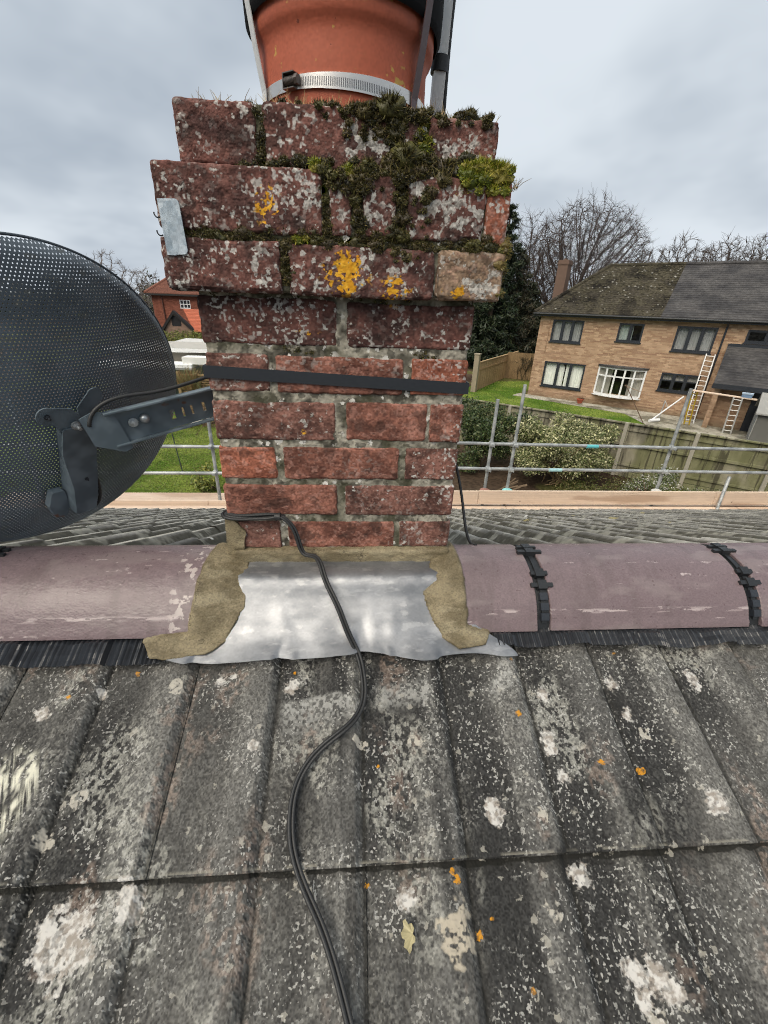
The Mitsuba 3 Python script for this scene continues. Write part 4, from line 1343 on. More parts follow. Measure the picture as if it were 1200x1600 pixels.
fw = np.stack([w2[:, 0], w2[:, 1], w2[:, 1] + nbk, w2[:, 0] + nbk], 1)
add(dish, 'reflector', (np.vstack([back, front]), np.vstack([fb, ff_, fw])), 'dish_paint')
t = np.linspace(0, 2 * PI, 181)
m = MB()
ring = on_dish(0.2985 * np.cos(t), 0.2985 * np.sin(t), -0.0005)
m.tube(ring, 0.0024, 6, cap=False)
m.put(dish, 'rim', 'dish_paint', smooth=True)


def plate_on_dish(poly, off0, off1, round_=0.004):
    poly = Polygon(poly) if not isinstance(poly, shapely.Geometry) else poly
    mm = extrude_poly(poly.buffer(round_).buffer(-2 * round_).buffer(round_), 1.0)
    v = np.array(mm.vertices)
    o = off0 + (off1 - off0) * v[:, 2]
    return AP + v[:, :1] * D1 + v[:, 1:2] * D2 - o[:, None] * DA, mm.faces


br = MB()
# channel section: web and two cheeks, upper and lower feet against the dish
chan = [(-0.020, 0.030), (0.026, 0.030), (0.034, -0.02), (0.030, -0.12), (0.024, -0.165), (-0.014, -0.165), (-0.014, -0.10), (-0.026, -0.02)]
br.add(*plate_on_dish(chan, 0.034, 0.0365))
lobe = shapely.union(Point(-0.040, 0.058).buffer(0.016), Polygon([(-0.046, 0.043), (-0.034, 0.072), (0.000, 0.066), (0.026, 0.030), (-0.020, 0.018), (-0.030, 0.040)]))
br.add(*plate_on_dish(lobe, 0.030, 0.0325, 0.002))
for x in (-0.014, 0.022):
    v0 = [(x, 0.03, 0.002), (x, -0.165, 0.002 - 0.012), (x, -0.165, 0.034), (x, 0.03, 0.034)]
    q = [AP + a * D1 + b * D2 - c * DA for a, b, c in v0] + [AP + (a + 0.0025) * D1 + b * D2 - c * DA for a, b, c in v0]
    br.add(q, [[0, 1, 2, 3], [4, 7, 6, 5], [0, 3, 7, 4], [1, 5, 6, 2], [0, 4, 5, 1], [3, 2, 6, 7]])
br.put(dish, 'bracket', 'bracket_paint')
m = MB()
ear = [(-0.048, -0.150), (-0.040, -0.118), (-0.018, -0.120), (-0.012, -0.160), (-0.020, -0.185), (-0.040, -0.178)]
m.add(*plate_on_dish(ear, -0.006, 0.010))
m.put(dish, 'lower_foot', 'bracket_paint', label='rusty lower foot of the dish bracket')
m = MB()
ear2 = shapely.union(Point(0.050, 0.075).buffer(0.014), Polygon([(0.02, 0.03), (0.045, 0.035), (0.064, 0.070), (0.037, 0.080), (0.018, 0.055)]))
m.add(*plate_on_dish(ear2, 0.012, 0.0145, 0.002))
m.put(dish, 'upper_foot', 'bracket_paint')


# arm: a pressed channel from the bracket to the chimney's flank
A0, A1 = np.array([-0.428, 0.768, -0.213]), np.array([-0.246, 0.898, -0.179])
ad = (A1 - A0) / np.linalg.norm(A1 - A0)
av = np.array([0, 0, 1.0]) - ad * ad[2]
av /= np.linalg.norm(av)
ah = np.cross(ad, av)          # towards the viewer or away; made to face the viewer below
if ah @ np.array([0.43, -0.77, 0.2]) < 0:
    ah = -ah
LA = np.linalg.norm(A1 - A0)
fa = lambda V: A0 + V[:, :1] * ad + V[:, 1:2] * av + V[:, 2:] * ah
m = MB()
hh = 0.0285
web = Polygon([(-0.004, -hh), (LA, -hh * 0.92), (LA, hh * 0.92), (-0.004, hh)])
for x, w in ((0.105, 0.0045), (0.125, 0.0022), (0.142, 0.0022), (0.165, 0.003)):
    web = web.difference(shapely.box(x - w, -0.012, x + w, 0.006))
mm = extrude_poly(web, 0.0025)
m.add(mm.vertices, mm.faces)
m.box((-0.004, hh, 0.0), (LA, hh + 0.0025, 0.020)).box((-0.004, -hh - 0.0025, 0.0), (LA, -hh, 0.016)).box((0.03, hh - 0.0005, 0.020), (LA, hh + 0.002, 0.0215))
m.put(dish, 'arm', 'bracket_paint', fn=fa)
m = MB()
# side cheek that ties the arm to the channel
chk = Polygon([(-0.040, 0.030), (-0.020, 0.036), (0.012, 0.030), (0.020, -0.040), (0.006, -0.044), (-0.035, -0.020)])
mm = extrude_poly(chk, 0.003)
m.add(np.array(mm.vertices) + [0, 0, 0.0055], mm.faces)
m.put(dish, 'cheek', 'bracket_paint', fn=fa)


def bolt(parent, p, d, r, mat='galvanised'):
    m = MB()
    p, d = np.asarray(p, float), np.asarray(d, float)
    m.tube([p, p + d * r * 0.5], r * 1.5, 14)
    m.tube([p + d * r * 0.5, p + d * r * 1.7], r * 1.05, 6)
    m.tube([p + d * r * 1.7, p + d * r * 3.2], r * 0.6, 10)
    m.put(parent, 'bolt', mat, smooth=40)


bolt(dish, A0 + ad * 0.036 + av * 0.002 + ah * 0.003, ah, 0.0055)
m = MB()
m.mesh(trimesh.creation.icosphere(2, 0.0085).apply_translation(A0 + ad * 0.056 + av * 0.005 + ah * 0.008))
m.put(dish, 'bolt', 'galvanised', smooth=True)
bolt(dish, AP + 0.000 * D1 + 0.036 * D2 - 0.037 * DA, -DA, 0.005)
bolt(dish, AP + 0.032 * D1 + 0.028 * D2 - 0.037 * DA, -DA, 0.004)
bolt(dish, AP - 0.040 * D1 + 0.058 * D2 - 0.0325 * DA, -DA, 0.0032, 'dark_frame')
bolt(dish, AP + 0.010 * D1 - 0.085 * D2 - 0.0365 * DA, -DA, 0.0022, 'dark_frame')
m = MB()
q = [A0 + ad * x + av * z + ah * 0.008 for x, z in ((-0.03, 0.015), (-0.01, 0.040), (0.03, 0.050), (0.08, 0.046), (0.13, 0.046), (LA, 0.052))]
m.tube(spline(q, 50), 0.0034, 8)
q = [AP + x * D1 + y * D2 - o * DA for x, y, o in ((0.030, -0.02, 0.03), (0.033, -0.10, 0.03), (0.036, -0.15, 0.028), (0.030, -0.175, 0.015), (0.020, -0.17, 0.0))]
m.tube(spline(q, 40), 0.0032, 8)
m.put(dish, 'cable', 'black_rubber', smooth=True)

leafp = Polygon([(0.0, 0.0), (0.003, 0.004), (0.004, 0.010), (0.009, 0.012), (0.0095, 0.017), (0.006, 0.020), (0.009, 0.026), (0.006, 0.031), (0.0005, 0.030), (-0.004, 0.036), (-0.008, 0.034), (-0.007, 0.027), (-0.0125, 0.022), (-0.011, 0.017), (-0.006, 0.015), (-0.009, 0.008), (-0.004, 0.005)]).buffer(0.0012).buffer(-0.0008)
mm = extrude_poly(leafp.segmentize(0.003), 0.0004)
v, f = np.array(mm.vertices) * [0.82, 0.82, 1], mm.faces
hgt = 0.004 + 0.004 * np.abs(v[:, 0]) / 0.012 + 0.002 * np.sin(v[:, 1] * 180)
y = 0.240 + v[:, 1]
x = 0.074 + v[:, 0]
h = hgt + v[:, 2] + roof_h(x) * 0.0 + 0.006
v = np.c_[x, y - h * SN, -0.856 + TN * y + h * CS - 0.016]
solo('fallen_leaf', 'small yellow oak leaf lying on a roof tile right of the cable', 'leaf', (v, f), 'leafy', color=np.array((0.33, 0.29, 0.16)) * (0.75 + 0.5 * rng.random((len(v), 1))))

#PART2
# ------------------------------------------------------------------ scaffold at the far eave
scaf = thing('scaffold', 'galvanised tube guard rails and toe boards along the far eave of the bungalow', 'scaffold')
ry = 6.0


def pipe(a, b, name='rail', r=0.0242, label=None):
    m = MB()
    m.tube([a, b], r, 14)
    return m.put(scaf, name, 'scaffold_steel', smooth=40, label=label)


rails = [((-9.0, 6.06, -1.955), (-0.55, 6.0, -1.90)), ((-9.0, 6.06, -2.36), (-0.5, 6.0, -2.305)), ((-0.7, 6.06, -1.80), (8.6, 6.0, -1.865)), ((-0.8, 6.06, -2.205), (8.6, 6.0, -2.245)), ((6.9, 5.95, -1.83), (12.5, 5.95, -1.90)), ((7.1, 5.95, -2.21), (12.5, 5.95, -2.28))]
for a, b in rails:
    pipe(a, b)
posts = [(2.075, -1.16, -2.62), (2.437, -0.95, -2.60), (4.94, -0.95, -2.62), (-2.035, -1.42, -2.80), (-4.6, -1.3, -5.0), (7.6, -1.0, -5.0)]
for x, zt, zb in posts:
    pipe((x + 0.003, 6.045, zt), (x, 6.045, -5.0), 'post')
for x, zr in ((2.075, -1.822), (2.075, -2.217), (2.437, -1.825), (2.437, -2.22), (4.94, -1.84), (4.94, -2.23), (-2.035, -1.91), (-2.035, -2.315)):
    m = MB()
    m.tube([(x - 0.035, 6.0, zr), (x + 0.035, 6.0, zr)], 0.034, 12)
    m.tube([(x, 6.045, zr - 0.035), (x, 6.045, zr + 0.035)], 0.034, 12)
    m.box((x - 0.02, 5.94, zr - 0.012), (x + 0.02, 5.97, zr + 0.02))
    m.tube([(x + 0.03, 5.97, zr - 0.035), (x + 0.03, 5.97, zr + 0.045)], 0.008, 6)
    m.put(scaf, 'coupler', 'scaffold_steel', smooth=40)
for x, z0, z1, y0 in ((-2.2, -2.965, -2.73, 5.93), (1.9, -2.775, -2.55, 5.93), (5.85, -2.775, -2.545, 5.93), (9.8, -2.775, -2.545, 5.93)):
    L0 = {-2.2: -5.5, 1.9: -2.15, 5.85: 1.96, 9.8: 5.90}[x]
    L1 = {-2.2: -2.18, 1.9: 1.955, 5.85: 5.895, 9.8: 9.8}[x]
    v, f = rough_box((L0, y0, z0), (L1, y0 + 0.038, z1), 0.25, 0.006, 0.0, 5, 9)
    if x == 1.9:
        for a, b, q0, q1 in ((-2.175, -0.2, -2.955, -2.73), (-0.195, 1.955, z0, z1)):
            v, f = rough_box((a, y0, q0), (b, y0 + 0.038, q1), 0.25, 0.006, 0.0, 5, 9)
            add(scaf, 'toe_board', (v, f), 'sawn_wood')
    else:
        add(scaf, 'toe_board', (v, f), 'sawn_wood')
for i, (y0, z) in enumerate(((5.69, -2.835), (6.09, -2.90), (6.32, -2.90))):
    for a, b in ((-5.4, -1.5), (-1.49, 2.4), (2.41, 6.3), (6.31, 10.2)):
        v, f = rough_box((a, y0, z), (b, y0 + 0.222, z + 0.038), 0.3, 0.006, 0.0, 5, 12)
        add(scaf, 'platform_board', (v, f), 'sawn_wood')
m = MB()
for x, z, y in ((3.65, -1.835, 6.02),):
    m.tube([(x - 0.09, y, z), (x + 0.09, y, z)], 0.0275, 12, (0.12, 0.45, 0.48))
m.put(scaf, 'tape', smooth=40, label='turquoise tape on the top rail')
m = MB()
m.tube([(3.05, 6.02, -2.222), (3.25, 6.02, -2.223)], 0.0262, 12, (0.35, 0.58, 0.60))
m.put(scaf, 'tape', smooth=40, label='pale blue tape on the lower rail')
for x, c in ((2.437, (0.25, 0.55, 0.55)), (2.075, (0.28, 0.15, 0.12)), (4.93, (0.55, 0.54, 0.50))):
    m = MB()
    m.tube([(x, 6.02, -2.585), (x, 6.02, -2.565), (x, 6.02, -2.535)], [0.075, 0.082, 0.03], 14, c)
    v = m.V + np.c_[nz(m.V, 30, 2) * 0.03, m.V[:, 0] * 0, nz(m.V, 30, 4) * 0.02]
    add(scaf, 'post_foot', (v, m.F), 'painted', smooth=50, color=m.C)
m = MB()
m.tube([(6.06, 5.99, -2.30), (5.87, 5.78, -2.93)], 0.0242, 14)
solo('loose_tube', 'short grey steel tube leaning against the toe board at the right', 'scaffold tube', (m.V, m.F), 'scaffold_steel', smooth=40)

# ------------------------------------------------------------------ leaf, twig and tree builders


def leaf_cloud(n, centers, radii, size, cols, r, flat_=0.5, aspect=0.45, down=0.0, shell=0.55):
    """n diamond leaves spread through a set of ellipsoid clumps."""
    centers, radii = np.asarray(centers, float), np.asarray(radii, float)
    w = np.prod(radii, axis=1) ** (2 / 3)
    i = r.choice(len(centers), n, p=w / w.sum())
    d = r.normal(0, 1, (n, 3))
    d /= np.linalg.norm(d, axis=1, keepdims=True)
    rad_ = r.uniform(shell, 1, (n, 1)) ** 0.7 * (1 + 0.3 * r.normal(0, 0.6, (n, 1)))
    p = centers[i] + d * radii[i] * rad_
    a = r.normal(0, 1, (n, 3)) + d * 0.8 + [0, 0, -down]
    a /= np.linalg.norm(a, axis=1, keepdims=True)
    b = np.cross(a, d + r.normal(0, 0.7, (n, 3)))
    b /= np.linalg.norm(b, axis=1, keepdims=True) + 1e-9
    s = size * r.uniform(0.6, 1.3, (n, 1))
    v = np.stack([p - a * s, p + b * s * aspect, p + a * s, p - b * s * aspect], 1).reshape(-1, 3)
    k = np.arange(n)[:, None] * 4
    f = np.vstack([k + [0, 1, 2], k + [0, 2, 3]])
    c = np.asarray(cols)[r.integers(0, len(cols), n)] * r.uniform(0.65, 1.35, (n, 1))
    return v, f, np.repeat(c, 4, axis=0)


def branches(mb, p, d, L, R, level, r, cols, up=0.25, spread=0.6, wind=(0, 0, 0), tips=None, rmin=0.012, kids=(2, 4), shrink=(0.62, 0.85)):
    n = 4
    pts = [p]
    q, dd = p.copy(), d.copy()
    for i in range(n):
        dd = dd + r.normal(0, 0.13, 3) + np.array([0, 0, up * 0.12]) + np.asarray(wind) * 0.1
        dd /= np.linalg.norm(dd)
        q = q + dd * L / n
        pts.append(q)
    r1 = max(R * 0.62, rmin)
    mb.tube(pts, np.linspace(R, r1, n + 1), 7 if R > 0.1 else 4 if R > 0.03 else 3, np.array(cols) * r.uniform(0.8, 1.2), cap=False)
    if level == 0:
        if tips is not None:
            tips.append(q)
        return
    k = r.integers(kids[0], kids[1] + 1)
    for j in range(k):
        nd = dd + r.normal(0, spread, 3) * np.array([1, 1, 0.75]) + np.array([0, 0, up]) * 0.5
        nd /= np.linalg.norm(nd)
        branches(mb, q, nd, L * r.uniform(*shrink), r1 * r.uniform(0.6, 0.9), level - 1, r, cols, up, spread, wind, tips, rmin, kids, shrink)
    for j in range(2 if level > 1 else 1):
        t = r.integers(1, n)
        nd = dd + r.normal(0, spread * 1.3, 3)
        nd /= np.linalg.norm(nd)
        branches(mb, pts[t], nd, L * r.uniform(0.45, 0.7), R * 0.45 if R * 0.45 > rmin else rmin, max(level - 2, 0), r, cols, up, spread, wind, tips, rmin, kids, shrink)


def colonise(crown, radii, root, fork, n, step, kill, reach, r):
    """Branches grow towards points scattered through the crown: (node positions, parents)."""
    from scipy.spatial import cKDTree
    a = r.normal(0, 1, (n * 2, 3))
    a = a / np.linalg.norm(a, axis=1, keepdims=True) * r.random((n * 2, 1)) ** 0.40
    a = a[(a[:, 2] > -0.75)][:n]
    a = np.asarray(crown) + a * radii * (1 + 0.22 * (meshkit.noise(a * 2.2 + 5, 3) - 0.5)[:, None])
    P = [np.array(root) + (np.array(fork) - root) * t for t in np.linspace(0, 1, 8)]
    par = [-1] + list(range(7))
    start = len(P) - 1
    for it in range(120):
        N = np.array(P)
        t = cKDTree(N[start - 1:])
        d, i = t.query(a)
        i = i + start - 1
        ok = d < reach if it > 12 else d < 99
        new, who = [], []
        for k in np.unique(i[ok]):
            v = (a[ok & (i == k)] - N[k])
            v = (v / np.linalg.norm(v, axis=1, keepdims=True)).sum(0) + r.normal(0, 0.16, 3)
            new.append(N[k] + v / (np.linalg.norm(v) + 1e-9) * step)
            who.append(k)
        if not new:
            break
        P += new
        par += who
        d2, _ = cKDTree(np.array(new)).query(a)
        a = a[d2 > kill]
        if len(a) == 0 or len(P) > 20000:
            break
    return np.array(P), np.array(par)


GROWN = {}


def bare_tree(pos, h, seed, label, name='bare_tree', group=None, width=0.42, cols=(0.085, 0.068, 0.062), trunk=0.3, n=700, tip=0.017, shift=0.0, twigs=3, low=0.22, fine_=0.022):
    """h: height; width: crown radius over height."""
    r = np.random.default_rng(seed)
    key = thing(name, label, 'tree', group)
    pos = np.asarray(pos, float)
    R = np.array([width * h, width * h * 0.8, h * (1 - low) * 0.52])
    C_ = np.array([shift, 0, h - R[2]])
    P, par = colonise(C_, R, np.zeros(3), np.array([shift * 0.2, 0, h * low]), n, h * fine_, h * fine_ * 1.5, h * 0.30, r)
    kids = [[] for _ in P]
    for i, p in enumerate(par):
        if p >= 0:
            kids[p].append(i)
    rad_ = np.zeros(len(P))
    for i in range(len(P) - 1, -1, -1):
        rad_[i] = tip if not kids[i] else (sum(rad_[k] ** 2.3 for k in kids[i])) ** (1 / 2.3)
    rad_ = np.minimum(rad_ * min(1.0, trunk / rad_[0]) ** 0.5, trunk)
    rad_ = np.maximum(rad_, tip)
    for it in range(2):
        Q = P.copy()
        for i in range(8, len(P)):
            if kids[i]:
                Q[i] = 0.5 * P[i] + 0.25 * P[par[i]] + 0.25 * P[kids[i][0]]
        P = Q
    # chains: each runs on along its thickest child
    mb, tb = MB(), MB()
    todo_ = [0]
    done = 0
    while todo_:
        i = todo_.pop()
        chain = [par[i], i] if par[i] >= 0 else [i]
        while kids[i]:
            k = max(kids[i], key=lambda q: rad_[q])
            todo_ += [q for q in kids[i] if q != k]
            chain.append(k)
            i = k
        if len(chain) < 2:
            continue
        rr_ = rad_[chain].copy()
        if par[chain[1]] >= 0 and len(chain) > 2 and chain[0] != 0:
            rr_[0] = rr_[1]
        (tb if done == 0 else mb).tube(P[chain] + pos, rr_, 8 if rr_[0] > 0.12 else 5 if rr_[0] > 0.04 else 3, np.array(cols) * r.uniform(0.8, 1.15), cap=False)
        done += 1
    ends = [i for i in range(8, len(P)) if rad_[i] < tip * 3.2]
    for i in ends:
        d0 = P[i] - P[par[i]]
        d0 /= np.linalg.norm(d0) + 1e-9
        for _ in range(twigs if not kids[i] else 2):
            d = d0 + r.normal(0, 0.45, 3) + [0, 0, 0.15]
            d /= np.linalg.norm(d)
            L = h * r.uniform(0.025, 0.065)
            mb.tube([P[i] + pos, P[i] + pos + d * L * 0.5, P[i] + pos + (d + r.normal(0, 0.25, 3)) * L], [tip * 0.75, tip * 0.6, tip * 0.4], 3, np.array(cols) * r.uniform(0.85, 1.3), cap=False)
    tb.put(key, 'trunk', smooth=True)
    mb.put(key, 'crown')
    return key


# ------------------------------------------------------------------ the opposite house
house = thing('brick_house', 'buff brick two storey house with dark window frames and a half mossy, half dark roof', 'house')
DEP, WID, EZ, RZ2 = 7.4, 20.0, -0.10, 2.62


def wall_panel(u0, u1, z0, z1, holes, v0, v1):
    p = shapely.box(u0, z0, u1, z1)
    for a, b, c, d in holes:
        p = p.difference(shapely.box(a, c, b, d))
    mm = extrude_poly(p, v1 - v0)
    v = np.array(mm.vertices)
    return np.c_[v[:, 0], v0 + v[:, 2], v[:, 1]], mm.faces[:, ::-1]


WINS = [('win', 0.79, 2.60, -1.665, -0.43, 3), ('win', 4.49, 5.75, -1.40, -0.45, 2), ('win', 7.29, 9.06, -1.68, -0.46, 3), ('low', 0.75, 3.22, -4.31, -2.82, 3), ('bay', 4.02, 6.45, -4.30, -2.86, 5), ('kit', 7.22, 9.02, -3.75, -2.80, 3), ('win', 10.25, 11.85, -1.06, -0.48, 2), ('win', 13.2, 15.0, -1.68, -0.46, 3)]
holes = [(a, b, c, d) for _, a, b, c, d, _ in WINS]
m = MB()
m.add(*wall_panel(0, WID, G - 0.2, EZ, holes, -0.25, 0.0))
m.add(*wall_panel(0, WID, G - 0.2, EZ, [], -DEP, -DEP + 0.25))
m.box((0, -DEP + 0.25, G - 0.2), (0.25, -0.25, EZ)).box((WID - 0.25, -DEP + 0.25, G - 0.2), (WID, -0.25, EZ))
m.put(house, 'wall', 'house_brick', fn=Hf)
m = MB()
m.box((0.25, -DEP + 0.25, -2.35), (WID - 0.25, -0.25, -2.2)).box((0.25, -1.6, G), (WID - 0.25, -1.55, -2.36)).box((0.25, -1.6, -2.19), (WID - 0.25, -1.55, EZ - 0.02)).box((0.25, -DEP + 0.25, EZ - 0.02), (WID - 0.25, -0.25, EZ - 0.005))
m.put(house, 'room_shell', 'dark_inside', fn=Hf)


def roof_courses(u_of_eave, u_of_ridge, u_right, side, name, mat, n=26):
    """Stepped tile courses from eave to ridge on the front (side=0) or back."""
    mb = MB()
    e0, e1 = (0.32, EZ + 0.02), (-DEP / 2, RZ2)
    if side:
        e0 = (-DEP - 0.32, EZ + 0.02)
    for i in range(n):
        a, b = i / n, (i + 1) / n + 0.012
        for k, (t, lift) in enumerate(((a, 0.035), (b, 0.010))):
            pass
        va, za = e0[0] + (e1[0] - e0[0]) * a, e0[1] + (e1[1] - e0[1]) * a
        vb, zb = e0[0] + (e1[0] - e0[0]) * b, e0[1] + (e1[1] - e0[1]) * b
        ua, ub = u_of_eave + (u_of_ridge - u_of_eave) * a, u_of_eave + (u_of_ridge - u_of_eave) * min(b, 1)
        uu = np.arange(0, 1.0001, 1 / 80)
        for s0, s1 in ((0, 1),):
            lo_ = np.stack([ua + (u_right - ua) * uu, np.full(81, va), np.full(81, za + 0.05) + 0.012 * (np.random.default_rng(i).random(81) - 0.5)], 1)
            hi_ = np.stack([ub + (u_right - ub) * uu, np.full(81, vb), np.full(81, zb + 0.022)], 1)
            bt = lo_ - [0, 0, 0.045]
            v = np.vstack([bt, lo_, hi_])
            j = np.arange(80)
            f = np.vstack([np.stack([j, j + 1, j + 82, j + 81], 1), np.stack([j + 81, j + 82, j + 163, j + 162], 1)])
            mb.add(v, f)
    mb.put(house, name, mat, fn=Hf)


SPL = 6.42
roof_courses(-0.32, 2.45, SPL, 0, 'mossy_roof', 'mossy_roof')
roof_courses(SPL, SPL, WID, 0, 'slate_roof', 'slate_roof')
labels[f'{house}__mossy_roof'] = {'label': 'mossy left half of the roof'}
labels[f'{house}__slate_roof'] = {'label': 'clean dark right half of the roof'}
m = MB()
m.add([(-0.32, 0.32, EZ + 0.02), (-0.32, -DEP - 0.32, EZ + 0.02), (2.45, -DEP / 2, RZ2)], [[0, 1, 2]])
m.add([(-0.32, -DEP - 0.32, EZ + 0.02), (WID, -DEP - 0.32, EZ + 0.02), (WID, -DEP / 2, RZ2), (2.45, -DEP / 2, RZ2)], [[0, 1, 2, 3]])
m.put(house, 'rear_roof', 'mossy_roof', fn=Hf)
m = MB()
hp = np.linspace([-0.34, 0.34, EZ + 0.06], [2.45, -DEP / 2, RZ2 + 0.05], 24)
for a, b in zip(hp[:-1], hp[1:]):
    m.tube([a, b + (b - a) * 0.12], [0.115, 0.095], 8)
m.put(house, 'hip_tiles', 'mossy_roof', fn=Hf, kind='stuff')
for u0, u1, mt in ((2.45, SPL, 'mossy_roof'), (SPL, WID, 'slate_roof')):
    m = MB()
    for a in np.arange(u0, u1 - 0.1, 0.45):
        m.tube([(a, -DEP / 2, RZ2 + 0.045), (a + 0.44, -DEP / 2, RZ2 + 0.045)], 0.11, 8)
    m.put(house, 'ridge_tiles', mt, fn=Hf, kind='stuff')
# moss clumps on the old half
r = np.random.default_rng(31)
m = MB()
sm_ = trimesh.creation.icosphere(1)
for _ in range(900):
    a = r.random() ** 0.8
    u0 = -0.32 + (2.45 + 0.32) * a
    u = r.uniform(u0 + 0.1, SPL - 0.05)
    v_, z_ = 0.32 + (-DEP / 2 - 0.32) * a, EZ + 0.02 + (RZ2 - EZ - 0.02) * a
    s = r.uniform(0.02, 0.055)
    c = [(0.062, 0.056, 0.036), (0.095, 0.085, 0.055), (0.035, 0.032, 0.022), (0.34, 0.33, 0.29)][r.choice(4, p=[0.4, 0.25, 0.25, 0.10])]
    m.add(np.array(sm_.vertices) * s * [1.2, 1.1, 0.7] + [u, v_, z_ + 0.045], sm_.faces, c)
m.put(house, 'roof_moss', 'painted' if False else None, fn=Hf, kind='stuff', smooth=True)
m = MB()
m.box((-0.34, 0.30, EZ - 0.16), (WID, 0.33, EZ + 0.02)).box((-0.34, 0.0, EZ - 0.16), (WID, 0.30, EZ - 0.13)).box((-0.34, -DEP - 0.33, EZ - 0.16), (-0.31, 0.3, EZ + 0.02))
m.put(house, 'soffit', 'dark_frame', fn=Hf)
m = MB()
m.tube([(-0.36, 0.40, EZ - 0.035), (WID, 0.40, EZ - 0.035)], 0.06, 10)
m.put(house, 'gutter', 'black_plastic', smooth=40, fn=Hf)
m = MB()
m.tube([(9.38, 0.36, EZ - 0.1), (9.38, 0.08, -0.45), (9.38, 0.07, G)], 0.045, 8)
m.put(house, 'downpipe', 'dark_frame', smooth=40, fn=Hf)
m = MB()
m.tube([(0.62, 0.05, EZ - 0.1), (0.62, 0.05, -2.3)], 0.02, 6)
m.put(house, 'wall_pipe', 'house_brick', fn=Hf)
chk = MB()
chk.box((-0.66, -4.15, G), (-0.02, -3.35, 2.75)).box((-0.70, -4.19, 2.75), (0.02, -3.31, 2.86)).box((-0.67, -4.16, 2.86), (-0.01, -3.34, 3.0))
chk.put(house, 'chimney', 'house_chimney_brick', fn=Hf)
m = MB()
for v_ in (-3.95, -3.55):
    m.tube([(-0.34, v_, 3.0), (-0.34, v_, 3.08)], 0.11, 10)
m.put(f'{house}__chimney', 'pot', 'house_chimney_brick', smooth=40, fn=Hf)

CURT = (0.36, 0.38, 0.38)
for kind, a, b, c, d, n in WINS:
    fr_mat = 'white_frame' if kind == 'bay' else 'dark_frame'
    if kind == 'bay':
        continue
    f = MB()
    t = 0.07
    f.box((a, -0.12, c), (b, 0.0 + 0.004, c + t)).box((a, -0.12, d - t), (b, 0.004, d)).box((a, -0.12, c + t), (a + t, 0.004, d - t)).box((b - t, -0.12, c + t), (b, 0.004, d - t))
    w = (b - a - 2 * t) / n
    for i in range(1, n):
        f.box((a + t + w * i - 0.05, -0.12, c + t), (a + t + w * i + 0.05, 0.002, d - t))
    if kind == 'kit':
        f.box((a + t, -0.11, d - 0.42), (b - t, 0.001, d - 0.36))
    for i in range(n):
        # sash rim round each light
        x0, x1 = a + t + w * i + (0.05 if i else 0), a + t + w * (i + 1) - (0.05 if i < n - 1 else 0)
        f.box((x0, -0.10, c + t), (x0 + 0.03, -0.01, d - t)).box((x1 - 0.03, -0.10, c + t), (x1, -0.01, d - t)).box((x0 + 0.03, -0.10, c + t), (x1 - 0.03, -0.01, c + t + 0.03)).box((x0 + 0.03, -0.10, d - t - 0.03), (x1 - 0.03, -0.01, d - t))
    wk = f.put(house, 'window', fr_mat, fn=Hf)
    s = MB()
    s.box((a - 0.05, 0.004, c - 0.06), (b + 0.05, 0.07, c))
    s.put(wk, 'sill', fr_mat, fn=Hf)
    for i in range(n):
        x0, x1 = a + t + w * i, a + t + w * (i + 1)
        p = MB()
        p.add([(x0, -0.05, c + t), (x1, -0.05, c + t), (x1, -0.05, d - t), (x0, -0.05, d - t)], [[0, 1, 2, 3]])
        p.put(wk, 'pane', 'pane', fn=Hf)
    cu = MB()
    xs = np.linspace(a + 0.02, b - 0.02, 90)
    top, bot = d - 0.03, c + 0.03
    tone = CURT
    if kind == 'kit':
        bot = d - 0.42
        tone = (0.45, 0.45, 0.42)
    gaps = [(a, b)]
    if kind == 'low':
        gaps = [(a, a + 1.25), (a + 1.29, b)]
        tone = (0.80, 0.83, 0.78)
    if kind == 'win' and n == 2 and a < 6:
        gaps = [(a, a + 0.75)]
        tone = (0.42, 0.50, 0.47)
    if a > 10 and a < 12:
        gaps = []
    for g0, g1 in gaps:
        xs = np.linspace(g0 + 0.02, g1 - 0.02, 70)
        yy = -0.22 + 0.025 * np.sin(xs * 38 + np.sin(xs * 9) * 2) + 0.012 * np.sin(xs * 90)
        zt = np.full(70, top)
        if kind == 'low' and g0 < a + 0.1:
            zt = top - 0.22 * np.clip((xs - (a + 0.75)) / 0.5, 0, 1) ** 2
        vv = np.vstack([np.stack([xs, yy, np.full(70, bot)], 1), np.stack([xs, yy, zt], 1)])
        j = np.arange(69)
        cu.add(vv, np.stack([j, j + 1, j + 71, j + 70], 1), tone)
    if gaps:
        cu.put(wk, 'curtain', fn=Hf)
# bow window
ba, bb, bz0, bz1, bd = 4.02, 6.45, -4.30, -2.78, 0.38
xs = np.linspace(ba, bb, 6)
bow = bd * np.maximum(0, 1 - ((xs - (ba + bb) / 2) / ((bb - ba) / 2)) ** 2) ** 0.8 + 0.03
f = MB()
P_ = list(zip(xs, bow))
for (x0, y0), (x1, y1) in zip(P_[:-1], P_[1:]):
    for z0, z1 in ((bz0 - 0.06, bz0 + 0.05), (bz0 + 1.0, bz0 + 1.07), (bz1 - 0.09, bz1)):
        f.add([(x0, y0 - 0.05, z0), (x1, y1 - 0.05, z0), (x1, y1 + 0.03, z0), (x0, y0 + 0.03, z0), (x0, y0 - 0.05, z1), (x1, y1 - 0.05, z1), (x1, y1 + 0.03, z1), (x0, y0 + 0.03, z1)],
              [[0, 1, 2, 3], [4, 7, 6, 5], [3, 2, 6, 7], [0, 4, 5, 1]])
for x, y in P_:
    f.box((x - 0.045, y - 0.05, bz0), (x + 0.045, y + 0.034, bz1))
wk = f.put(house, 'bow_window', 'white_frame', fn=Hf, label='white framed bow window')
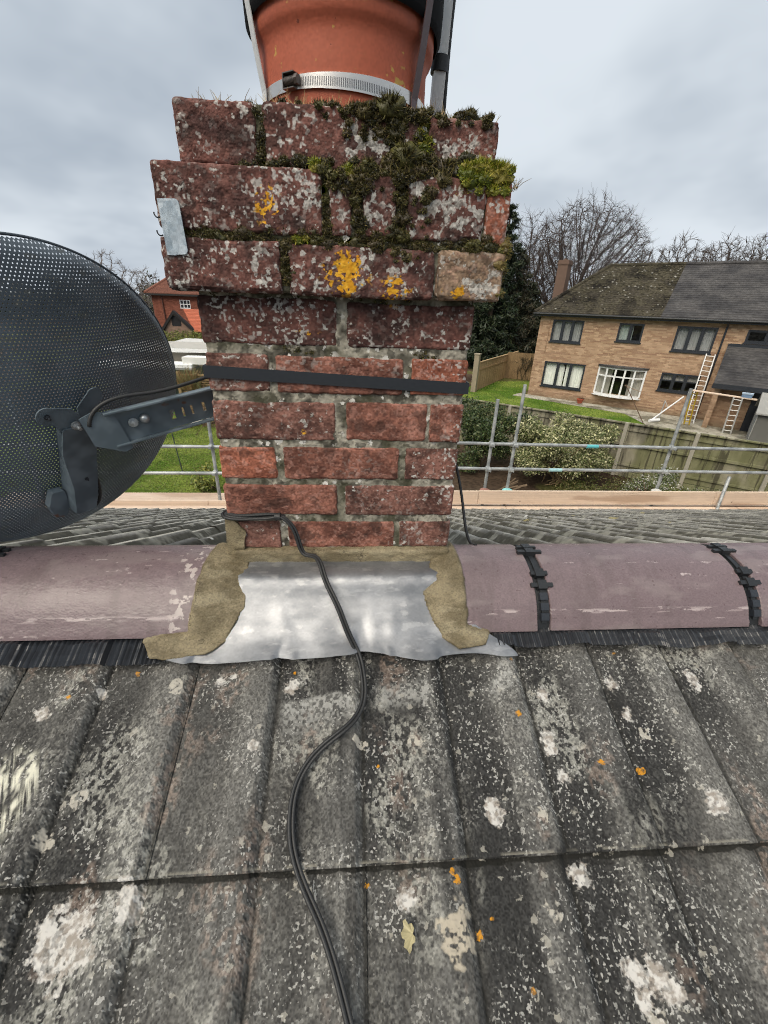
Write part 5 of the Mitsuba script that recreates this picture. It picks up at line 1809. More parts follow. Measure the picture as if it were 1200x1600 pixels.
for (x0, y0), (x1, y1) in zip(P_[:-1], P_[1:]):
    for z0, z1 in ((bz0 + 0.05, bz0 + 1.0), (bz0 + 1.07, bz1 - 0.09)):
        p = MB()
        p.add([(x0, y0 - 0.01, z0), (x1, y1 - 0.01, z0), (x1, y1 - 0.01, z1), (x0, y0 - 0.01, z1)], [[0, 1, 2, 3]])
        p.put(wk, 'pane', 'pane', fn=Hf)
f = MB()
pr = [(ba - 0.12, 0.0)] + [(x, y + 0.12) for x, y in P_] + [(bb + 0.12, 0.0)]
mm = extrude_poly(Polygon(pr), 0.1)
f.add(np.array(mm.vertices) + [0, 0, bz1 + 0.002], mm.faces)
f.put(house, 'bow_roof', 'slate_roof', fn=Hf)
f = MB()
f.add(np.array(mm.vertices) * [1, 0.93, 0.4] + [0, 0.0, bz0 - 0.11], mm.faces)
f.put(wk, 'sill', 'white_frame', fn=Hf)
cu = MB()
for g0, g1 in ((ba + 0.05, ba + 0.75), (bb - 0.75, bb - 0.05)):
    xx = np.linspace(g0, g1, 40)
    yy = -0.05 + 0.03 * np.sin(xx * 45)
    vv = np.vstack([np.stack([xx, yy, np.full(40, bz0)], 1), np.stack([xx, yy, np.full(40, bz1)], 1)])
    j = np.arange(39)
    cu.add(vv, np.stack([j, j + 1, j + 41, j + 40], 1), (0.42, 0.41, 0.37))
cu.put(wk, 'curtain', fn=Hf)
# extension with a low pitched roof and an open porch
EU0, EU1, EV = 9.80, 15.5, 2.05
m = MB()
m.box((EU0, 0.002, G - 0.1), (EU0 + 0.22, EV, -2.95)).box((EU0 + 0.22, 0.002, G), (EU1, 0.25, -2.95)).box((EU0 + 0.22, 1.25, G), (EU1, 1.35, -3.0)).box((12.6, 1.35, G), (12.85, EV, -2.95))
m.add([(EU0, 0.002, -2.95), (EU0, EV, -2.95), (EU0, 0.002, -1.35)], [[0, 1, 2]])
m.put(house, 'extension_wall', 'house_brick', fn=Hf)
mb = MB()
nn = 16
for i in range(nn):
    a, b = i / nn, (i + 1) / nn + 0.015
    va, za, vb, zb = EV + 0.25 - (EV + 0.25) * a, -2.86 + 1.62 * a, EV + 0.25 - (EV + 0.25) * b, -2.86 + 1.62 * b
    vb = max(vb, 0.003)
    u0 = EU0 - 0.14
    v = [(u0, va, za - 0.02), (EU1, va, za - 0.02), (u0, va, za + 0.03), (EU1, va, za + 0.03), (u0, vb, zb + 0.005), (EU1, vb, zb + 0.005)]
    mb.add(v, [[0, 1, 3, 2], [2, 3, 5, 4]])
mb.add([(EU0 - 0.14, EV + 0.25, -2.90), (EU1, EV + 0.25, -2.90), (EU1, 0.003, -1.30), (EU0 - 0.14, 0.003, -1.30)], [[3, 2, 1, 0]])
mb.put(house, 'extension_roof', 'slate_roof', fn=Hf)
m = MB()
m.box((EU0 - 0.16, EV + 0.255, -3.06), (EU1, EV + 0.285, -2.84)).box((EU0 - 0.14, 0.0, -1.28), (EU1, 0.10, -1.14))
m.put(house, 'extension_fascia', 'dark_frame', fn=Hf)
m = MB()
for (a, b, c, d) in ((11.85, 12.5, 0.48, 0.66),):
    pts = [(a, EV + 0.25 - (EV + 0.25) * c, -2.86 + 1.62 * c + 0.07), (b, EV + 0.25 - (EV + 0.25) * c, -2.86 + 1.62 * c + 0.07), (b, EV + 0.25 - (EV + 0.25) * d, -2.86 + 1.62 * d + 0.07), (a, EV + 0.25 - (EV + 0.25) * d, -2.86 + 1.62 * d + 0.07)]
    for i in range(4):
        m.tube([pts[i], pts[(i + 1) % 4]], 0.05, 4)
m.put(house, 'roof_light', 'dark_frame', fn=Hf)
p = MB()
p.add(pts, [[0, 1, 2, 3]], (0.35, 0.47, 0.45))
p.put(f'{house}__roof_light', 'pane', fn=Hf)
m = MB()
m.box((11.35, 1.36, G), (12.3, 1.41, -3.05)).box((11.40, 1.415, G + 0.1), (12.25, 1.42, -4.0))
m.put(house, 'door', 'dark_frame', fn=Hf)


# ------------------------------------------------------------------ building work beside the house


def ladder(name, p0, p1, width, n, label, group=None, col='aluminium', across=HU):
    k = thing(name, label, 'ladder', group)
    p0, p1 = np.asarray(p0, float), np.asarray(p1, float)
    m = MB()
    for s in (-1, 1):
        m.tube([p0 + across * width / 2 * s, p1 + across * width / 2 * s], 0.032, 6)
    m.put(k, 'stile', col)
    for i in range(n):
        q = p0 + (p1 - p0) * (i + 0.6) / n
        m = MB()
        m.tube([q - across * width / 2, q + across * width / 2], 0.018, 6)
        m.put(k, 'rung', col)
    return k


ladder('ladder', H(9.22, 1.35, G), H(9.10, 0.08, -1.70), 0.38, 14, 'tall aluminium ladder leaning on the house wall beside the downpipe')
ladder('ladder', H(10.85, 2.62, G), H(10.76, 3.05, -3.27), 0.32, 7, 'short aluminium ladder standing under the right end of the plank')
ladder('ladder', H(9.16, 2.0, G), H(9.06, 2.7, -3.25), 0.22, 6, 'yellow stepladder under the left end of the plank', col='yellow_paint')
m = MB()
m.box((-1.35, -0.13, -0.03), (1.15, 0.13, 0.015))
R_pl = lambda V: H(10.3 + V[:, 0], 2.9 + V[:, 1], -3.23 + V[:, 2] - 0.035 * V[:, 0])
solo('work_plank', 'pale wooden plank laid across the ladders in front of the porch', 'plank', (R_pl(m.V), m.F), 'sawn_wood')
tb = thing('toolbox', 'blue plastic toolbox on the right end of the plank', 'toolbox')
m = MB()
m.box((10.86, 2.80, -3.235), (11.24, 3.00, -3.09), (0.16, 0.24, 0.36))
m.put(tb, 'body', fn=Hf)
m = MB()
m.box((10.84, 2.78, -3.09), (11.26, 3.02, -3.03), (0.36, 0.45, 0.56))
m.put(tb, 'lid', fn=Hf)
m = MB()
m.tube([(10.98, 2.9, -3.03), (10.98, 2.9, -2.99), (11.12, 2.9, -2.99), (11.12, 2.9, -3.03)], 0.012, 6, (0.05, 0.05, 0.05))
m.put(tb, 'handle', fn=Hf)
m = MB()
m.tube([H(7.60, 2.75, G + 0.05), H(8.62, 1.3, -3.75)], 0.036, 8)
solo('waste_pipe', 'white plastic pipe propped against the house wall below the kitchen window', 'pipe', (m.V, m.F), 'white_frame', smooth=40)
m = MB()
m.tube([H(7.58, 2.85, G + 0.08), H(7.95, 2.45, G + 0.12)], 0.085, 10)
solo('pipe_offcut', 'thick short white pipe lying at the foot of the propped pipe', 'pipe', (m.V, m.F), 'white_frame', smooth=40)
m = MB()
m.tube([H(7.45, 3.6, G), H(5.75, 0.9, -3.55)], 0.022, 6, (0.10, 0.065, 0.045))
solo('garden_pole', 'thin dark pole leaning towards the bow window', 'pole', (m.V, m.F), 'painted', color=m.C, smooth=40)
m = MB()
m.tube([H(5.65, 0.45, -3.66), H(7.9, 1.3, -4.15)], 0.014, 6, (0.35, 0.24, 0.17))
m.tube([H(7.85, 1.5, G), H(7.88, 1.3, -4.05)], 0.025, 6, (0.30, 0.31, 0.30))
m.tube([H(7.88, 1.3, -4.08), H(8.1, 1.3, -4.45)], 0.02, 6, (0.5, 0.48, 0.44))
solo('clothes_line', 'clothes line strung from the house wall to a short grey post', 'clothes line', (m.V, m.F), 'painted', color=m.C, smooth=40)
for u, v_, a, b, c, lab in ((6.75, 2.35, 0.22, 0.16, 0.09, 'pale block lying on the paving below the bow window'), (7.15, 2.7, 0.20, 0.10, 0.07, 'pale block on the paving beside the white pipe')):
    vv, f = rough_box((u, v_, G), (u + a, v_ + b, G + c), 0.06, 0.01, 0.01, 8, 4)
    solo('paving_block', lab, 'block', (Hf(vv), f), 'painted', color=np.tile((0.42, 0.40, 0.34), (len(vv), 1)))
fp = thing('flower_pot', 'small orange flower pot at the foot of the house wall', 'flower pot')
q = H(3.45, 0.45, G)
add(fp, 'body', lathe([(0.12, 0), (0.19, 0.22), (0.21, 0.22), (0.21, 0.27), (0.17, 0.27), (0.15, 0.2), (0.0, 0.2)], 20, q), 'terracotta', smooth=40)
m = MB()
for i in range(18):
    a = rng.uniform(0, 2 * PI)
    m.tube([q + [0, 0, 0.2], q + [0.1 * math.cos(a), 0.1 * math.sin(a), 0.33], q + [0.26 * math.cos(a), 0.26 * math.sin(a), 0.30]], [0.012, 0.01, 0.004], 4, (0.07, 0.05, 0.03))
m.put(fp, 'plant')

shed = thing('garden_shed', 'small felt roofed garden shed with glazed side behind the boundary fence', 'shed')
SO, SU, SV = np.array([17.9, 17.6, 0]), HU, HN
sf = lambda V: SO + V[:, :1] * SU + V[:, 1:2] * SV + np.c_[V[:, :2] * 0, V[:, 2]]
m = MB()
m.box((0, -1.6, G), (1.9, 0.6, -3.62), (0.13, 0.13, 0.12))
m.add([(0, -1.6, -3.62), (0, 0.6, -3.62), (0, -0.5, -3.0)], [[0, 1, 2]], (0.13, 0.13, 0.12))
m.put(shed, 'wall', fn=sf)
m = MB()
for s, e in ((0.75, -1), (-1.75, 1)):
    q = [(-0.12, s, -3.70), (2.0, s, -3.70), (2.0, -0.5, -2.98), (-0.12, -0.5, -2.98)]
    q2 = [(a, b, c + 0.06) for a, b, c in q]
    m.add(q + q2, [[0, 1, 2, 3], [4, 7, 6, 5], [0, 4, 5, 1], [0, 3, 7, 4], [1, 5, 6, 2]], (0.30, 0.30, 0.285))
m.put(shed, 'roof', fn=sf)
for v_ in (-1.45, -0.75, -0.05):
    m = MB()
    m.box((-0.02, v_, G + 0.25), (-0.004, v_ + 0.62, -3.72), (0.21, 0.22, 0.22))
    m.put(shed, 'window', fn=sf)
    m = MB()
    m.box((-0.035, v_ + 0.62, G), (-0.006, v_ + 0.68, -3.62), (0.30, 0.30, 0.28))
    m.put(shed, 'frame', fn=sf)

# ------------------------------------------------------------------ boundary fence
fence = thing('boundary_fence', 'weathered grey green close boarded fence with pale concrete posts between the gardens', 'fence')
F0, F1 = np.array([5.87, 15.57]), np.array([10.5, 12.01])
FD = (F1 - F0) / np.linalg.norm(F1 - F0)
FN = np.array([FD[1], -FD[0]])
STEP = 1.96
ff2 = lambda V: np.c_[F0[0] + V[:, 0] * FD[0] + V[:, 1] * FN[0], F0[1] + V[:, 0] * FD[1] + V[:, 1] * FN[1], V[:, 2]]
for i in range(-4, 8):
    t0 = i * STEP
    slope = -0.0
    m = MB()
    m.box((t0 - 0.055, -0.055, G), (t0 + 0.055, 0.07, -3.19), (0.34, 0.32, 0.26))
    m.put(fence, 'post', fn=ff2)
    pk = f'{fence}__panel'
    m = MB()
    m.box((t0 + 0.06, 0.0, -3.93), (t0 + STEP - 0.06, 0.045, -3.85)).box((t0 + 0.06, 0.0, -3.44), (t0 + STEP - 0.06, 0.03, -3.38)).box((t0 + 0.06, 0.0, -4.62), (t0 + STEP - 0.06, 0.03, -4.55))
    pk = m.put(fence, 'panel', 'old_fence', fn=ff2)
    m = MB()
    m.box((t0 + 0.04, -0.05, -3.225), (t0 + STEP - 0.04, 0.06, -3.185))
    m.put(pk, 'capping', 'old_fence', fn=ff2)
    m = MB()
    m.box((t0 + 0.06, -0.02, G), (t0 + STEP - 0.06, 0.02, -4.82))
    m.put(pk, 'gravel_board', 'old_fence', fn=ff2)
    nbd = 16
    wbd = (STEP - 0.12) / nbd
    for j in range(nbd):
        x = t0 + 0.06 + wbd * j
        tz = rng.normal(0, 0.004)
        m = MB()
        m.add([(x, -0.003, -4.80), (x + wbd + 0.02, -0.022, -4.80), (x + wbd + 0.02, -0.022, -3.226 + tz), (x, -0.003, -3.226 + tz), (x, -0.008, -4.80), (x + wbd + 0.02, -0.038, -4.80), (x + wbd + 0.02, -0.038, -3.226 + tz), (x, -0.008, -3.226 + tz)], BOXQ := [[0, 1, 2, 3], [4, 7, 6, 5], [0, 4, 5, 1], [2, 6, 7, 3], [1, 5, 6, 2], [0, 3, 7, 4]])
        m.put(pk, 'board', 'old_fence', fn=ff2)

# new fence and gate at the end of that garden
nf = thing('timber_fence', 'new honey coloured timber fence running back beside the conifers', 'fence')
N0, N1 = np.array([8.1, 28.6]), np.array([14.2, 38.0])
ND = (N1 - N0) / np.linalg.norm(N1 - N0)
NNr = np.array([ND[1], -ND[0]])
nf_fn = lambda V: np.c_[N0[0] + V[:, 0] * ND[0] + V[:, 1] * NNr[0], N0[1] + V[:, 0] * ND[1] + V[:, 1] * NNr[1], V[:, 2]]
LN = np.linalg.norm(N1 - N0)
m = MB()
for x in np.arange(0, LN, 0.15):
    m.box((x, 0, G), (x + 0.142, 0.02, -3.2 + rng.normal(0, 0.006)), np.array((0.40, 0.275, 0.15)) * rng.uniform(0.82, 1.15))
m.put(nf, 'boards', fn=nf_fn, kind='stuff')
m = MB()
m.box((0, -0.04, -3.2), (LN, 0.06, -3.15), (0.42, 0.30, 0.17)).box((0, 0.02, -3.7), (LN, 0.05, -3.6), (0.36, 0.24, 0.13))
m.put(nf, 'rail', fn=nf_fn)
m = MB()
m.box((-0.30, -0.16, G), (0.0, 0.16, -2.66), (0.30, 0.255, 0.18)).box((-0.33, -0.19, -2.66), (0.03, 0.19, -2.58), (0.30, 0.26, 0.19))
solo('gate_pier', 'pale square pier at the near end of the new timber fence', 'pier', (nf_fn(m.V), m.F), 'painted', color=m.C)
gt = thing('climber_fence', 'brown boarded fence panel with a bare climber closing the gap beside the house', 'fence')
Q0, Q1 = np.array([12.3, 35.0]), np.array([14.3, 34.0])
QD = (Q1 - Q0) / np.linalg.norm(Q1 - Q0)
gfn = lambda V: np.c_[Q0[0] + V[:, 0] * QD[0] + V[:, 1] * QD[1], Q0[1] + V[:, 0] * QD[1] - V[:, 1] * QD[0], V[:, 2]]
m = MB()
for x in np.arange(0, 2.2, 0.15):
    m.box((x, 0, G), (x + 0.142, 0.03, -3.0), np.array((0.20, 0.135, 0.07)) * rng.uniform(0.85, 1.15))
m.put(gt, 'boards', fn=gfn, kind='stuff')
m = MB()
r = np.random.default_rng(5)
for i in range(5):
    p = np.array([r.uniform(1.0, 1.9), 0.08, G])
    branches(m, p, np.array([r.normal(0, 0.25), 0, 1.0]), 0.7, 0.025, 3, r, (0.06, 0.05, 0.03), 0.2, 0.45, rmin=0.01)
m.put(gt, 'climber', fn=gfn)

# ------------------------------------------------------------------ shrubs
VAR = [(0.40, 0.40, 0.20), (0.52, 0.50, 0.30), (0.14, 0.17, 0.06), (0.085, 0.11, 0.04), (0.30, 0.31, 0.15), (0.06, 0.08, 0.025)]


def shrub(name, label, centers, radii, n, size, cols, seed, stems=12, base=None, cat='shrub', stemcol=(0.11, 0.08, 0.05), aspect=0.45, shell=0.5, rs=0.02):
    r = np.random.default_rng(seed)
    key = thing(name, label, cat)
    v, f, c = leaf_cloud(n, centers, radii, size, cols, r, aspect=aspect, shell=shell)
    ok = v.reshape(-1, 4, 3)[:, :, 2].min(1) > G
    keep = np.repeat(ok, 4)
    idx = np.cumsum(keep) - 1
    f = f[keep[f].all(1)]
    add(key, 'foliage', (v[keep], idx[f]), 'leafy', color=c[keep])
    m = MB()
    cs = np.asarray(centers, float)
    base = cs.mean(0) * [1, 1, 0] + [0, 0, G] if base is None else np.asarray(base, float)
    for i in range(stems):
        t = cs[r.integers(len(cs))] + r.normal(0, 0.15, 3)
        mid = base * 0.5 + t * 0.5 + r.normal(0, 0.12, 3)
        m.tube(spline([base + [*r.normal(0, 0.15, 2), 0], mid, t], 7), np.linspace(rs, rs * 0.35, 7), 5, stemcol, cap=False)
    m.put(key, 'stem')
    return key


r = np.random.default_rng(8)
B0 = np.array([6.55, 12.3, G])
cen, rd = [], []
for i in range(34):
    a, q = r.uniform(0, 2 * PI), r.uniform(0.1, 1.0) ** 0.6
    z = r.uniform(0.15, 1.0)
    w = 1.55 * math.sin(min(1, 0.35 + z) * PI * 0.62)
    cen.append(B0 + [math.cos(a) * w * q * 1.0, math.sin(a) * w * q * 0.8, 0.25 + z * 1.55])
    rd.append(np.array([0.42, 0.42, 0.32]) * r.uniform(0.7, 1.25))
cen += [B0 + [-0.15, 0.1, 2.0], B0 + [0.5, 0.1, 1.75]]
rd += [np.array([0.35, 0.35, 0.3]), np.array([0.4, 0.4, 0.3])]
shrub('variegated_shrub', 'large cream and green variegated shrub in front of the boundary fence', cen, rd, 26000, 0.042, VAR, 9, 26, B0, stemcol=(0.22, 0.16, 0.09))
DK = [(0.030, 0.055, 0.018), (0.045, 0.075, 0.022), (0.022, 0.038, 0.014), (0.075, 0.10, 0.035), (0.11, 0.13, 0.05)]
B1 = np.array([4.15, 13.4, G])
cen = [B1 + [r.normal(0, 0.55), r.normal(0, 0.5), r.uniform(0.3, 1.9)] for _ in range(22)]
shrub('laurel_bush', 'dark glossy evergreen bush behind the rails, right of the chimney', cen, [np.array([0.4, 0.4, 0.35]) * r.uniform(0.7, 1.2) for _ in cen], 15000, 0.05, DK, 10, 10, B1)
B2 = np.array([8.55, 10.8, G])
cen = [B2 + [r.normal(0, 0.45), r.normal(0, 0.3), r.uniform(0.2, 1.05)] for _ in range(16)]
shrub('flowering_shrub', 'sparse shrub dotted with small white flowers at the foot of the fence', cen, [np.array([0.28, 0.28, 0.25]) * r.uniform(0.7, 1.2) for _ in cen], 4200, 0.03, [(0.10, 0.13, 0.045), (0.16, 0.19, 0.08), (0.07, 0.09, 0.03), (0.55, 0.55, 0.50)], 12, 12, B2, shell=0.2)
B3 = np.array([7.7, 11.4, G])
cen = [B3 + [r.normal(0, 0.9), r.normal(0, 0.4), r.uniform(0.05, 0.35)] for _ in range(14)]
shrub('ground_shrub', 'low mixed foliage along the foot of the boundary fence', cen, [np.array([0.4, 0.35, 0.2]) for _ in cen], 5000, 0.03, [(0.06, 0.08, 0.02), (0.10, 0.11, 0.03), (0.14, 0.12, 0.05)], 13, 6, B3)
B4 = np.array([10.3, 10.2, G])
cen = [B4 + [r.normal(0, 0.35), r.normal(0, 0.25), r.uniform(0.1, 0.45)] for _ in range(8)]
shrub('ground_shrub', 'small leafy shrub under the fence, right of the white flowered shrub', cen, [np.array([0.25, 0.25, 0.18]) for _ in cen], 1800, 0.03, [(0.07, 0.10, 0.03), (0.12, 0.15, 0.06), (0.40, 0.40, 0.34)], 14, 6, B4)
m = MB()
for i in range(9):
    a, b = np.array([r.uniform(3.6, 4.4), r.uniform(10.9, 11.5), G + 0.06]), np.array([r.uniform(4.6, 5.3), r.uniform(11.3, 11.9), G + r.uniform(0.1, 0.5)])
    m.tube([a, b], r.uniform(0.015, 0.03), 5, np.array((0.14, 0.10, 0.065)) * r.uniform(0.7, 1.3))
solo('timber_pile', 'old sticks and boards dumped on the soil below the rails', 'timber', (m.V, m.F), 'painted', color=m.C)

# ------------------------------------------------------------------ trees on the right
CON = [(0.016, 0.030, 0.013), (0.026, 0.043, 0.018), (0.012, 0.020, 0.010), (0.040, 0.050, 0.022)]


def conifer(pos, h, w, label, seed, n=26000, cols=CON, top=1.0, size=0.22):
    r = np.random.default_rng(seed)
    key = thing('conifer', label, 'tree')
    pos = np.asarray(pos, float)
    m = MB()
    m.tube([pos, pos + [0.1, 0, h * 0.5], pos + [0, 0, h * 0.97]], [0.3, 0.2, 0.04], 8, (0.05, 0.035, 0.025))
    m.put(key, 'trunk', smooth=True)
    cen, rd = [], []
    for z in np.linspace(0.04, 0.98, 46):
        wz = w * (1 - z ** 1.8) ** 0.7 * (0.85 + 0.3 * r.random())
        for j in range(5):
            a = r.uniform(0, 2 * PI)
            q = r.uniform(0.35, 1.0)
            cen.append(pos + [math.cos(a) * wz * q, math.sin(a) * wz * q, z * h - 0.25 * q])
            s = r.uniform(0.35, 0.75) * (0.4 + 0.6 * (1 - z))
            rd.append([s * 1.3, s * 1.3, s * 0.7])
    v, f, c = leaf_cloud(n, cen, rd, size, cols, r, aspect=0.22, down=0.2, shell=0.1)
    add(key, 'crown', (v, f), 'leafy', color=c)
    return key


conifer((13.6, 43.5, G), 13.4, 2.6, 'tall dark conifer just right of the chimney, its top rising beside the brickwork', 3, size=0.20)
conifer((15.6, 44.5, G), 10.2, 2.3, 'shorter shaggy conifer beside the tall dark conifer', 4, cols=[(0.035, 0.040, 0.020), (0.06, 0.055, 0.030), (0.022, 0.028, 0.014), (0.075, 0.062, 0.04)], size=0.20, n=16000)
conifer((12.3, 41.5, G), 9.8, 2.6, 'broad dark conifer partly hidden by the chimney, behind the new timber fence', 5, size=0.2)
conifer((17.6, 46.0, G), 7.6, 2.2, 'low conifer between the timber fence and the house chimney', 6, n=15000, cols=[(0.03, 0.038, 0.018), (0.05, 0.05, 0.028), (0.02, 0.026, 0.013)])
TB = (0.068, 0.053, 0.047)
bare_tree((22.2, 48.5, G), 14.8, 11, 'large bare spreading tree behind the mossy roof', cols=TB, trunk=0.40, n=5200, width=0.45, shift=1.2, tip=0.0175, twigs=4, fine_=0.0185)
bare_tree((18.3, 50.5, G), 14.0, 12, 'bare tree left of the house chimney, beside the large spreading tree', cols=TB, trunk=0.26, n=1500, width=0.32, tip=0.018, twigs=4)
for i, (x, y, h) in enumerate(((30.6, 50.0, 10.9), (33.5, 48.0, 12.2), (36.8, 46.5, 12.0), (40.0, 45.0, 12.4), (43.5, 44.0, 12.2))):
    bare_tree((x, y, G), h, 20 + i, ['first', 'second', 'third', 'fourth', 'fifth'][i] + ' bare winter tree from the left in the row beyond the dark roof ridge', cols=(0.082, 0.068, 0.060), group='bare trees beyond the house ridge', trunk=0.22, n=1900, width=0.32, tip=0.021, twigs=5)

# ------------------------------------------------------------------ left background
red = thing('red_house', 'red brick house with a hipped brown tile roof and a small white window', 'house')
DR = 1.06
m = MB()
RX0, RX1, RYF, RYB, REZ = -19.05, -8.5, 46.2, 55.0, 0.29
m.add(*[(lambda mm: (np.c_[np.array(mm.vertices)[:, 0], RYF + 0.3 - np.array(mm.vertices)[:, 2], np.array(mm.vertices)[:, 1]], mm.faces))(extrude_poly(shapely.box(RX0, G, RX1, REZ).difference(shapely.box(-16.55, -0.93, -15.57, -0.18)), 0.3))][0])
m.box((RX0, RYF + 0.31, G), (RX0 + 0.3, RYB, REZ)).box((RX1 - 0.3, RYF + 0.31, G), (RX1, RYB, REZ)).box((RX0 + 0.31, RYB - 0.3, G), (RX1 - 0.31, RYB, REZ))
m.put(red, 'wall', 'red_brick')
m = MB()
e = 0.4
RT = [(RX0 - e, RYF - e, REZ), (RX1 + e, RYF - e, REZ), (RX1 + e, RYB + e, REZ), (RX0 - e, RYB + e, REZ), (RX0 + 2.0, RYF + 4.4, 2.75), (RX1 - 2.0, RYF + 4.4, 2.75)]
tc = (0.165, 0.070, 0.048)
for tri in ((0, 1, 5, 4), (2, 3, 4, 5)):
    P4 = [np.array(RT[i], float) for i in tri]
    n = 26
    for i in range(n):
        a, b = i / n, (i + 1) / n + 0.01
        q = [P4[0] + (P4[3] - P4[0]) * a, P4[1] + (P4[2] - P4[1]) * a, P4[1] + (P4[2] - P4[1]) * b, P4[0] + (P4[3] - P4[0]) * b]
        m.add([q[0] - [0, 0, 0.01], q[1] - [0, 0, 0.01], q[0] + [0, 0, 0.06], q[1] + [0, 0, 0.06], q[2] + [0, 0, 0.01], q[3] + [0, 0, 0.01]], [[0, 1, 3, 2], [2, 3, 4, 5]], np.array(tc) * rng.uniform(0.85, 1.15))
m.add([RT[3], RT[0], RT[4]], [[0, 1, 2]], tc)
m.add([RT[1], RT[2], RT[5]], [[0, 1, 2]], tc)
m.put(red, 'roof')
m = MB()
m.tube([np.array(RT[0]) + [0, 0, 0.05], np.array(RT[4]) + [0, 0, 0.05]], 0.12, 8, (0.25, 0.105, 0.07))
m.tube([np.array(RT[1]) + [0, 0, 0.05], np.array(RT[5]) + [0, 0, 0.05]], 0.12, 8, (0.25, 0.105, 0.07))
m.tube([np.array(RT[4]) + [0, 0, 0.05], np.array(RT[5]) + [0, 0, 0.05]], 0.12, 8, (0.25, 0.105, 0.07))
m.put(red, 'hip_ridge')
m = MB()
m.box((RX0 - e, RYF - e, REZ - 0.16), (RX1 + e, RYF - e + 0.08, REZ - 0.01), (0.03, 0.03, 0.03)).tube([(-18.1, RYF - 0.08, REZ - 0.1), (-18.1, RYF - 0.08, G)], 0.05, 6, (0.10, 0.05, 0.04))
m.put(red, 'gutter')
m = MB()
wx0, wx1, wz0, wz1 = -16.55, -15.57, -0.93, -0.18
for x in (wx0, wx0 + 0.32, wx0 + 0.64, wx1 - 0.06):
    m.box((x, RYF + 0.02, wz0), (x + 0.06, RYF + 0.12, wz1), (0.8, 0.8, 0.8))
for z in (wz0, wz0 + 0.33, wz1 - 0.07):
    m.box((wx0, RYF + 0.015, z), (wx1, RYF + 0.115, z + 0.07), (0.8, 0.8, 0.8))
wk = m.put(red, 'window')
m = MB()
m.box((wx0, RYF + 0.16, wz0), (wx1, RYF + 0.18, wz1), (0.05, 0.055, 0.06))
m.put(wk, 'pane')

gar = thing('gabled_garage', 'low garage with a bright orange tile roof and a dark gable end', 'garage')
GY = 38.0
A_, Bq, Cq = (-15.35, -2.45), (-14.25, -1.0), (-12.85, -2.4)
m = MB()
mm = extrude_poly(Polygon([(-15.1, G), (-12.95, G), (-12.95, -2.45), (-14.2, -1.12), (-15.1, -2.35)]), 0.25)
m.add(np.c_[np.array(mm.vertices)[:, 0], GY + 0.25 - np.array(mm.vertices)[:, 2], np.array(mm.vertices)[:, 1]], mm.faces, (0.235, 0.155, 0.115))
m.box((-12.95, GY + 0.1, G), (-7.5, GY + 0.3, -2.4), (0.26, 0.12, 0.08))
m.put(gar, 'wall')
m = MB()
n = 16
for i in range(n):
    a, b = i / n, (i + 1) / n + 0.02
    z0, z1, y0, y1 = -2.42 + 1.55 * a, -2.42 + 1.55 * b, GY - 0.25 + 2.6 * a, GY - 0.25 + 2.6 * b
    xa, xb = -12.75 - 1.5 * a, -12.75 - 1.5 * min(b, 1)
    m.add([(xa, y0, z0 - 0.02), (-7.3, y0, z0 - 0.02), (xa, y0, z0 + 0.05), (-7.3, y0, z0 + 0.05), (-7.3, y1, z1), (xb, y1, z1)], [[0, 1, 3, 2], [2, 3, 4, 5]], np.array((0.42, 0.125, 0.070)) * rng.uniform(0.9, 1.12))
m.put(gar, 'roof')
m = MB()
for p, q in (((-15.4, -2.45), (-14.2, -0.98)), ((-14.2, -0.98), (-12.6, -2.5))):
    m.add([(p[0], GY - 0.15, p[1] - 0.22), (q[0], GY - 0.15, q[1] - 0.22), (q[0], GY - 0.15, q[1] + 0.06), (p[0], GY - 0.15, p[1] + 0.06), (p[0], GY + 0.3, p[1] - 0.22), (q[0], GY + 0.3, q[1] - 0.22), (q[0], GY + 0.3, q[1] + 0.06), (p[0], GY + 0.3, p[1] + 0.06)],
          [[0, 1, 2, 3], [4, 7, 6, 5], [0, 4, 5, 1], [3, 2, 6, 7]], (0.022, 0.021, 0.021))
m.put(gar, 'bargeboard')
m = MB()
m.box((-14.45, GY - 0.02, -2.05), (-13.75, GY + 0.01, -1.32), (0.02, 0.02, 0.022))
m.put(gar, 'vent')

r = np.random.default_rng(17)
cen = [np.array([x, 34.5 + r.normal(0, 0.3), z]) for x in np.arange(-16, -7.0, 0.35) for z in (-2.6, -2.95, -3.5, -4.2)]
shrub('hedge', 'clipped yellow green hedge below the orange garage roof', cen, [np.array([0.45, 0.5, 0.42]) for _ in cen], 26000, 0.06, [(0.16, 0.19, 0.03), (0.11, 0.14, 0.025), (0.21, 0.21, 0.05), (0.07, 0.09, 0.02)], 18, 30, None, cat='hedge', shell=0.7)

fg = thing('flat_roofed_garage', 'low pale garage with a white edged flat roof behind the dead ornamental grass', 'garage')
m = MB()
m.box((-13, 25.0, G), (-7.6, 29.0, -2.55), (0.30, 0.27, 0.22)).box((-12.6, 24.98, G), (-7.9, 24.995, -3.35), (0.055, 0.075, 0.06))
m.put(fg, 'wall')
m = MB()
m.box((-13.2, 24.7, -2.55), (-7.4, 29.3, -2.47), (0.34, 0.33, 0.30)).box((-13.2, 24.64, -2.62), (-7.4, 24.698, -2.44), (0.72, 0.73, 0.72))
m.put(fg, 'roof')
m = MB()
m.box((-12.9, 23.4, -3.25), (-8.3, 24.6, -3.08), (0.75, 0.76, 0.76)).box((-12.9, 23.4, -3.35), (-8.3, 24.6, -3.255), (0.25, 0.26, 0.26))
m.put(fg, 'canopy')
m = MB()
m.box((-8.8, 23.6, -3.08), (-7.4, 24.4, -2.74), (0.70, 0.70, 0.67))
solo('white_box', 'long white plastic box lying on the canopy of the flat roofed garage', 'box', *[(m.V, m.F)], 'painted', color=m.C)
